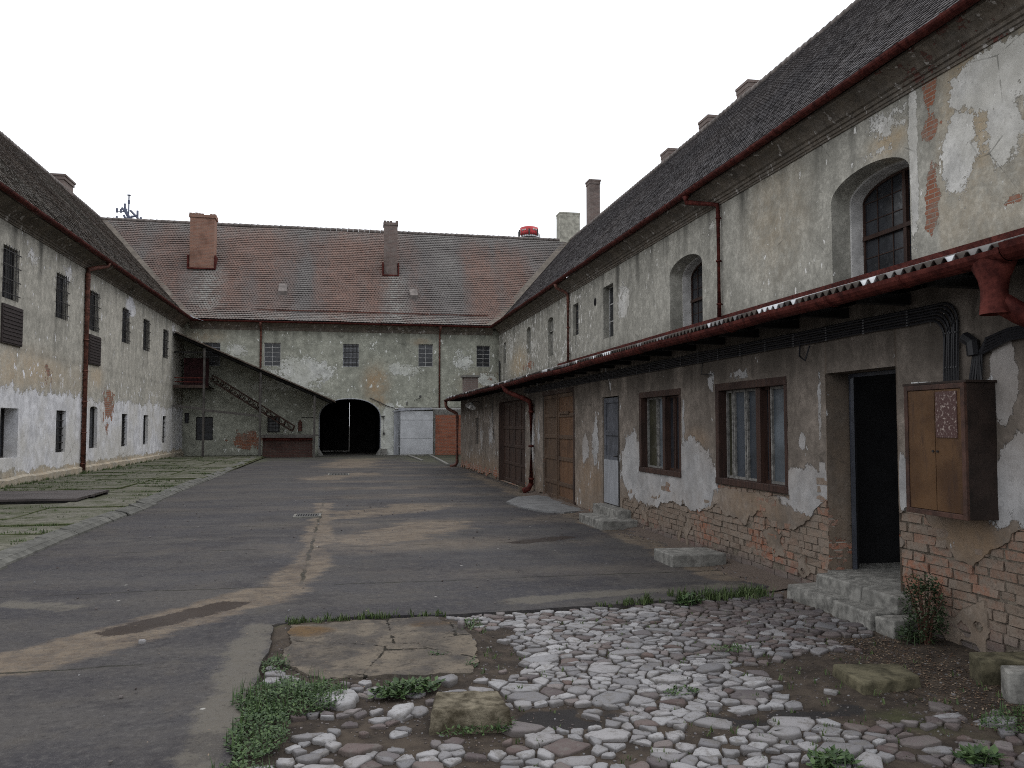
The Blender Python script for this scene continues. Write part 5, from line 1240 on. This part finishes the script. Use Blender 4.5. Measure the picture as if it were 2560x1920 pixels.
# drains
def drain(x0, x1, y0, y1, label, n_=9):
    t = thing('drain_grate', label, 'drain', ((x0+x1)/2, (y0+y1)/2, 0), 'drain grates in the yard', local=True); cx, cy = (x0+x1)/2, (y0+y1)/2; hx, hy = (x1-x0)/2, (y1-y0)/2
    m = MB(); z = .022
    for a in ((-hx-.05, hx+.05, -hy-.05, -hy), (-hx-.05, hx+.05, hy, hy+.05), (-hx-.05, -hx, -hy, hy), (hx, hx+.05, -hy, hy)): m.box(*a, -.03, z)
    m.build('frame', MT['cement_cap'], t); m = MB()
    for i in range(n_): x = -hx + 2*hx*(i+.5)/n_; m.box(x-hx/n_*.55, x+hx/n_*.55, -hy, hy, .0, z-.004)
    m.build('grate', MT['dark_iron'], t); m = MB(); m.poly([(-hx, -hy, .017), (hx, -hy, .017), (hx, hy, .017), (-hx, hy, .017)]) if False else m.box(-hx, hx, -hy, hy, -.06, .012); m.build('pit', MT['void'], t)
drain(-.92, -.50, 16.3, 16.75, 'rectangular iron drain grate in the asphalt, nearer of the two')
drain(-.55, .1, 29.9, 30.7, 'worn drain cover in a sandy patch in front of the gateway', 6)
# concrete apron before the orange door and low channel kerbs near the brick infill
m = MB(); P = [(3.6, 18.4), (4.1, 19.6), (4.84, 20.0), (4.84, 16.2), (4.3, 15.95), (3.9, 16.3), (3.65, 17.2)]
a = [m.vert((x, y, -.02)) for x, y in P]; b = [m.vert((x, y, .035)) for x, y in P]; m.face(b)
for k in range(len(P)): m.face((a[k], a[(k+1)%len(P)], b[(k+1)%len(P)], b[k]))
m.build('apron_slab', simple('pale_apron_concrete', (.155,.155,.155), .8, .3, .25, 3), kind='structure')
for pts, lab in (([(3.1, 48.8), (4.6, 49.0), (5.2, 49.3)], 'low concrete channel edge in front of the sliding door'), ([(4.9, 48.9), (4.75, 44), (4.55, 38.5), (4.45, 36.2)], 'long low concrete channel edge leading to the far downpipe'), ([(3.6, 48.5), (3.7, 44), (3.75, 41)], 'short broken channel edge on the asphalt near the sliding door')):
    m = MB()
    for (x0, y0), (x1, y1) in zip(pts, pts[1:]): 
        L = Vector((x1-x0, y1-y0, 0)); nn = Vector((-L.y, L.x, 0)).normalized()*.07
        m.hexa([(x0-nn.x, y0-nn.y, -.02), (x0+nn.x, y0+nn.y, -.02), (x1+nn.x, y1+nn.y, -.02), (x1-nn.x, y1-nn.y, -.02), (x0-nn.x, y0-nn.y, .07), (x0+nn.x, y0+nn.y, .07), (x1+nn.x, y1+nn.y, .07), (x1-nn.x, y1-nn.y, .07)])
    tag(m.build('channel_edge', MT['concrete']), lab, 'kerb', 'channel edges near the rear wall')

# ---------------------------------------------------------------- vegetation and litter
def blade(m, x, y, z, h, w_, lean, az, tn):
    dx, dy = cos(az), sin(az); px, py = -dy*w_, dx*w_
    p0 = (x-px, y-py, z); p1 = (x+px, y+py, z); mx_, my_ = x+dx*lean*.35, y+dy*lean*.35
    q0 = (mx_-px*.7, my_-py*.7, z+h*.6); q1 = (mx_+px*.7, my_+py*.7, z+h*.6); t_ = (x+dx*lean, y+dy*lean, z+h)
    i = [m.vert(p, tone=tn) for p in (p0, p1, q1, q0, t_)]; m.face(i[:4]); m.face((i[3], i[2], i[4]))
def lf(m, x, y, z, L, w_, az, tilt, tn):
    dx, dy = cos(az), sin(az); u = (dx*cos(tilt), dy*cos(tilt), sin(tilt)); v = (-dy, dx, R(-.3,.3))
    P = [(x, y, z), (x+u[0]*L*.5+v[0]*w_, y+u[1]*L*.5+v[1]*w_, z+u[2]*L*.5+v[2]*w_), (x+u[0]*L, y+u[1]*L, z+u[2]*L*.8), (x+u[0]*L*.5-v[0]*w_, y+u[1]*L*.5-v[1]*w_, z+u[2]*L*.5-v[2]*w_*.6)]
    m.face([m.vert(p, tone=tn) for p in P])
random.seed(3)
# grass in the joints of the slabs and verge
m = MB()
def tuft(x, y, z, n_, h, sp):
    for _ in range(n_):
        r = R(0, sp); a = R(0, 2*pi); blade(m, x+r*cos(a), y+r*sin(a), z, h*R(.5, 1.2), .004+.003*(y/20), R(0, h*.8), R(0, 2*pi), R(0, 1))
for _ in range(4200):
    x = R(-9.0, -4.4); y = R(10, 46)
    k = round((y-9)/1.03)*1.03+9
    if fb(x*.5, y*.35, 3, 3) + R(-.25, .25) < .05 and not (21.5 < y < 30 and x < -5.9 and R(0,1) < .6): continue
    if R(0, 1) < .8 and not (21.5 < y < 30 and x < -5.8): y = k + R(-.07, .09)
    if y > 19.2 and y < 22.1 and x < -5.6: continue
    tuft(x, y, .07, 8, R(.02, .065), .09)
for _ in range(180): y = R(20, 46); tuft(-9.08+R(0, .15), y, .05, 9, R(.06, .16), .07)
m.build('joint_grass', MT['grass'], kind='stuff')
m = MB()
for _ in range(420):
    t_ = R(0, 1); x = lerp(-.5, 4.4, t_); y = pl(topb, x) + R(-.08, .04)
    if fb(x*1.6, 4, 2, 3) + R(-.2,.2) < (.12 if x < 2.8 else -.1): continue
    tuft(x, y, -.01, 7, R(.03, .08)*(1.6 if 2.9 < x < 4.2 else 1), .03)
for _ in range(260):
    x, y = R(.9, 4.3), R(3.4, 7.4); tuft(x, y, soilz(x, y)+.005, 4, R(.02, .05), .03)
for _ in range(50): x, y = R(3.2, 4.3), R(7.7, 8.1); tuft(x, y, 0, 10, R(.05, .12), .05)
m.build('edge_grass', MT['grass'], kind='stuff')
def weed(cx, cy, rx, ry, n_, h, label, mat='weed', size=.028, rot=0, name='weed_clump'):
    m = MB()
    for _ in range(n_):
        a = R(0, 2*pi); r = sqrt(R(0, 1)); px, py = rx*r*cos(a), ry*r*sin(a); x, y = px*cos(rot)-py*sin(rot), px*sin(rot)+py*cos(rot)
        d = max(.0, 1+.5*fb((x+cx)*7, (y+cy)*7, 3)-r*.6); z = h*d*R(.1, 1)
        lf(m, x, y, z-.02, size*R(.6, 1.4), size*.28, R(0, 2*pi), R(-.2, .9), R(0, 1)**1.3)
    for _ in range(n_//14):
        a = R(0, 2*pi); r = sqrt(R(0, 1)); px, py = rx*r*cos(a), ry*r*sin(a); x, y = px*cos(rot)-py*sin(rot), px*sin(rot)+py*cos(rot)
        blade(m, x, y, -.03, h*R(.8, 1.9), .004, h*R(0, .7), R(0, 2*pi), R(0, 1))
    o = m.build(name, MT[mat]); o.location = (cx, cy, 0); return tag(o, label, 'weeds', 'weed clumps around the cobbled patch')
weed(-.33, 5.55, .36, .34, 2600, .10, 'dense low green weeds in the corner between asphalt edge and concrete slab')
weed(-.47, 4.98, .17, .40, 1300, .08, 'strip of green weeds along the asphalt edge below the dense corner clump')
weed(-.5, 4.32, .17, .2, 800, .085, 'small green weed clump at the bottom end of the asphalt edge')
weed(-.48, 6.35, .10, .22, 300, .05, 'green weeds on the left edge of the concrete slab')
weed(.42, 5.60, .24, .11, 420, .07, 'leafy weed spreading on the lower edge of the concrete slab', size=.05, rot=.3)
weed(.74, 4.78, .2, .05, 120, .05, 'small dark weeds at the front foot of the ochre block')
weed(.93, 4.83, .06, .09, 90, .06, 'small weeds at the right foot of the ochre block')
weed(1.12, 7.2, .09, .28, 240, .05, 'green weeds at the far right corner of the concrete slab')
weed(.93, 6.02, .05, .03, 50, .07, 'tiny upright weed on the lower right of the slab')
weed(.70, 6.32, .07, .03, 50, .05, 'tiny weed growing from the crack in the slab')
weed(3.35, 7.72, .14, .08, 160, .11, 'bright leafy weed in the grass line at the far edge of the cobbles', size=.06)
weed(3.0, 6.1, .16, .1, 130, .04, 'low green weeds between the far cobbles, toward the doorstep')
weed(2.2, 5.2, .12, .08, 120, .05, 'green weeds among pale cobbles near the middle of the patch')
weed(2.5, 3.95, .14, .09, 160, .08, 'leafy weed in the cobbles close to the bottom edge', size=.05)
weed(3.3, 3.85, .12, .07, 130, .06, 'weed with broad leaves among the cobbles at lower right', size=.06)
weed(4.1, 4.25, .40, .22, 1100, .06, 'patch of small green ground weeds by the right edge below the blocks', size=.022)
weed(4.55, 6.05, .10, .10, 150, .13, 'small green sprigs beside the lower end of the doorstep', 'ivy', size=.04)
# shrub by the steps
sh = thing('shrub', 'dark leafy shrub growing against the wall between doorstep and cabinet', 'shrub', (4.66, 5.98, 0), local=True)
m = MB()
for _ in range(2600):
    a, b = R(0, 2*pi), R(-1, 1); r = R(.3, 1)**.5; rr_ = sqrt(1-b*b)
    x, y, z = r*rr_*cos(a)*.15, r*rr_*sin(a)*.21, .26 + r*b*.30
    e = 1+.35*fb(cos(a)*2, b*2, sin(a)*2, 3); x *= e; y *= e; z = .02+(z-.02)*(.85+.15*e)
    if fb(x*12, y*12, z*12, 2) < -.12: continue
    lf(m, x, y, z, R(.02, .045), .010, R(0, 2*pi), R(-.9, .9), R(0, 1)**1.5)
m.build('foliage', MT['ivy'], sh)
m = MB()
for k in range(12):
    a = R(0, 2*pi); m.tube([(R(-.04,.04), R(-.05,.05), -.03), (.05*cos(a), .07*sin(a), .2), (.12*cos(a), .17*sin(a), R(.35,.52))], [.010, .007, .003], 5)
m.build('stem', simple('reddish_dry_stem', (.075,.038,.026), .8, .2, .4, 20), sh)
m = MB()                                        # dry plant against the brick near the loose slab
for k in range(26): a = R(0, pi*2); m.tube([(R(-.05,.05), R(-.12,.12), 0), (.06*cos(a), .18*sin(a), R(.06,.16))], [.006, .002], 4)
o = m.build('dead_plant', simple('dead_stalk', (.09,.06,.05), .9, .1, .4, 20)); o.location = (4.70, 10.15, .02); tag(o, 'tangle of dead stalks at the wall foot behind the loose pale slab', 'plant')
m = MB()
for k in range(40): a = R(0, pi*2); m.tube([(R(-.1,.1), R(-.3,.3), 0), (R(-.15,.1), R(-.4,.4), R(.02,.22))], [.006, .002], 4)
o = m.build('dead_plant', simple('dead_grass', (.12,.10,.07), .9, .1, .4, 20)); o.location = (4.62, 21.3, .0); tag(o, 'dry weeds at the foot of the downpipe between the two panelled doors', 'plant')
# leaf litter, pebbles and crumbs
m = MB()
for _ in range(4200):
    if R(0, 1) < .8: x, y = 4.25 + R(-.75, .6)*R(.3, 1), R(4.2, 6.3)
    else: x, y = R(4.3, 4.85), R(6.2, 14)
    z = soilz(x, y)+.004 if y < 8 else .014
    lf(m, x, y, z, R(.008, .03), R(.002, .008), R(0, 2*pi), R(-.1, .5), R(0, 1)**2)
for _ in range(700): x, y = R(-.5, 4.2), R(3.4, 7.4); lf(m, x, y, soilz(x, y)+.006, R(.005, .015), .003, R(0, 2*pi), R(0, .4), R(0, 1))
for _ in range(400): y = R(22, 35); lf(m, 4.8-R(0, .3)**1.5, y, .015, R(.02, .05), .01, R(0, 2*pi), R(0, .4), R(0, 1))

for _ in range(260): x, y = R(-.45, 1.05), R(5.9, 7.6); lf(m, x, y, .018, R(.008, .022), .004, R(0, 2*pi), R(0, .3), R(0, .6))
for _ in range(260): x, y = R(-4, 4.6), R(4.5, 16); lf(m, x, y, .012, R(.01, .03), .005, R(0, 2*pi), R(0, .3), R(0, .8))
m.build('leaf_litter', MT['dry'], kind='stuff')
m = MB()
for _ in range(5200):
    q = R(0, 1)
    if q < .05: x, y = R(-3.9, 4.5), R(4.5, 20)
    elif q < .18: x, y = 4.8-abs(random.gauss(0, .2)), R(8, 16)
    else: x, y = R(-.55, 4.6), R(3.4, 7.6)
    if -.6 < x and y < pl(topb, x): z = soilz(x, y)
    else: z = .005
    s_ = R(.003, .011)*(1+(y > 12)*.6)*(1 if q < .18 or R(0,1) < .1 else .7); tn = R(.3, 1)
    m.hexa([(x+s_*a*R(.6,1.2), y+s_*b*R(.6,1.2), z+c_*s_*R(.5,1)) for c_ in (-.4, 1) for a, b in ((-1,-1),(1,-1),(1,1),(-1,1))], 0, tone=tn if tn > .45 else 0, val=R(0, .8), dirt=R(0, .7))
m.build('pebbles', MT['stone'], kind='stuff')
# crumbled render bank along the wall foot
m = MB(); ys_ = lines(8.1, 22, .12); prof = [0, .12, .25, .4, .55]; rows = []
for y in ys_:
    if 0: pass
    rows.append([m.vert((4.90-p*(.9+.4*fb(y, 3)), y, -.01 + .07*(1-p/.55)**1.5*(1+.6*fb(y*2, p*4, 5)) + .008*fb(y*8, p*9)), dust=1, wet=0, moss=0) for p in prof])
for p, q in zip(rows, rows[1:]):
    for k in range(len(prof)-1): m.face((p[k], p[k+1], q[k+1], q[k]))
m.build('rubble_bank', MT['soil'], kind='structure', smooth=True)

# ---------------------------------------------------------------- far things above the roofs
tw = thing('water_tower', 'red-topped round tower with white band far behind the rear roof', 'tower', (45, 200, 0), local=True)
m = MB(); m.tube([(0, 0, 49.75), (0, 0, 50.2), (0, 0, 51.7), (0, 0, 51.85)], [2.1, 2.35, 2.3, 1.9], 28); m.build('tank', simple('red_tank_paint', (.42,.03,.035), .5, .4, .2, 1), tw, smooth=True)
m = MB(); m.tube([(0, 0, 0), (0, 0, 49.75)], [3.2, 2.0], 24); m.build('shaft', simple('white_tower_paint', (.6,.6,.6), .7, .3, .15, .5), tw, smooth=True)
m = MB(); m.tube([(0, 0, 49.05), (0, 0, 49.15)], 2.7, 24)
for k in range(28): a = 2*pi*k/28; m.tube([(2.65*cos(a), 2.65*sin(a), 49.1), (2.65*cos(a), 2.65*sin(a), 50.1)], .05, 4)
for k in (3, 12, 15, 20, 24): a = 2*pi*k/28; m.box(2.7*cos(a)-.15, 2.7*cos(a)+.15, 2.7*sin(a)-.15, 2.7*sin(a)+.15, 49.4, 51.0)
m.build('balustrade', MT['dark_iron'], tw)
m = MB()
for a in (-2.2, -1.8, -1.3, -1.0, -2.5): m.tube([(2.28*cos(a), 2.28*sin(a), 50.5+R(0, .7)), (2.5*cos(a), 2.5*sin(a), 50.5+R(.2, .6))], .22, 8)
m.build('antenna', MT['white_frame'], tw)
ma = thing('antenna_mast', 'dark radio mast with clustered panel antennas behind the rear roof ridge at left', 'mast', (-29.65, 120, 0), local=True)
am = simple('blue_grey_mast_paint', (.09,.10,.15), .6, .4, .3, 3); K = 1.12; Z0 = 30.2
m = MB(); m.tube([(0, 0, 0), (0, 0, Z0+3.45)], .09, 6); m.tube([(0, 0, Z0+2.2), (0, 0, Z0+2.7)], .16, 6); m.tube([(0, 0, Z0+3.35), (0, 0, Z0+3.45)], .25, 6); m.build('pole', am, ma)
m = MB()
for a, b in (((-.9, 0, 1.6), (1.6, 0, -1.4)), ((-.4, 0, 1.0), (.9, 0, -1.6)), ((-.5, 0, 1.7), (.7, 0, -1.4)), ((.2, 0, 1.3), (2, 0, -.6)), ((0, 0, .1), (1.6, 0, -.4)), ((-.7, 0, .0), (1.1, 0, .6)), ((-.6, 0, .6), (.2, 0, -1.4))):
    m.tube([(a[0], a[1], a[2]+Z0), (b[0], b[1], b[2]+Z0)], .15, 5)
m.build('lattice', am, ma)
for x, z, h in ((-.5, 1.0, 1.2), (1.15, .2, 1.1), (-1.5, .9, .6), (-1.5, -.2, .6), (1.6, -.5, .9), (-1, .9, .5)):
    m = MB(); m.box(x-.12, x+.12, -.1, .1, Z0+z, Z0+z+h); m.tube([(x, 0, Z0+z+h*.3), (x*.3, 0, Z0+z+h*.3)], .06, 4); m.build('panel_antenna', am, ma)
m = MB(); m.box(-2.0, -1.1, -.3, .3, Z0-1.5, Z0-.8); m.tube([(-1.2, 0, Z0-1.2), (0, 0, Z0-1.2)], .07, 4); m.build('cabinet', am, ma)
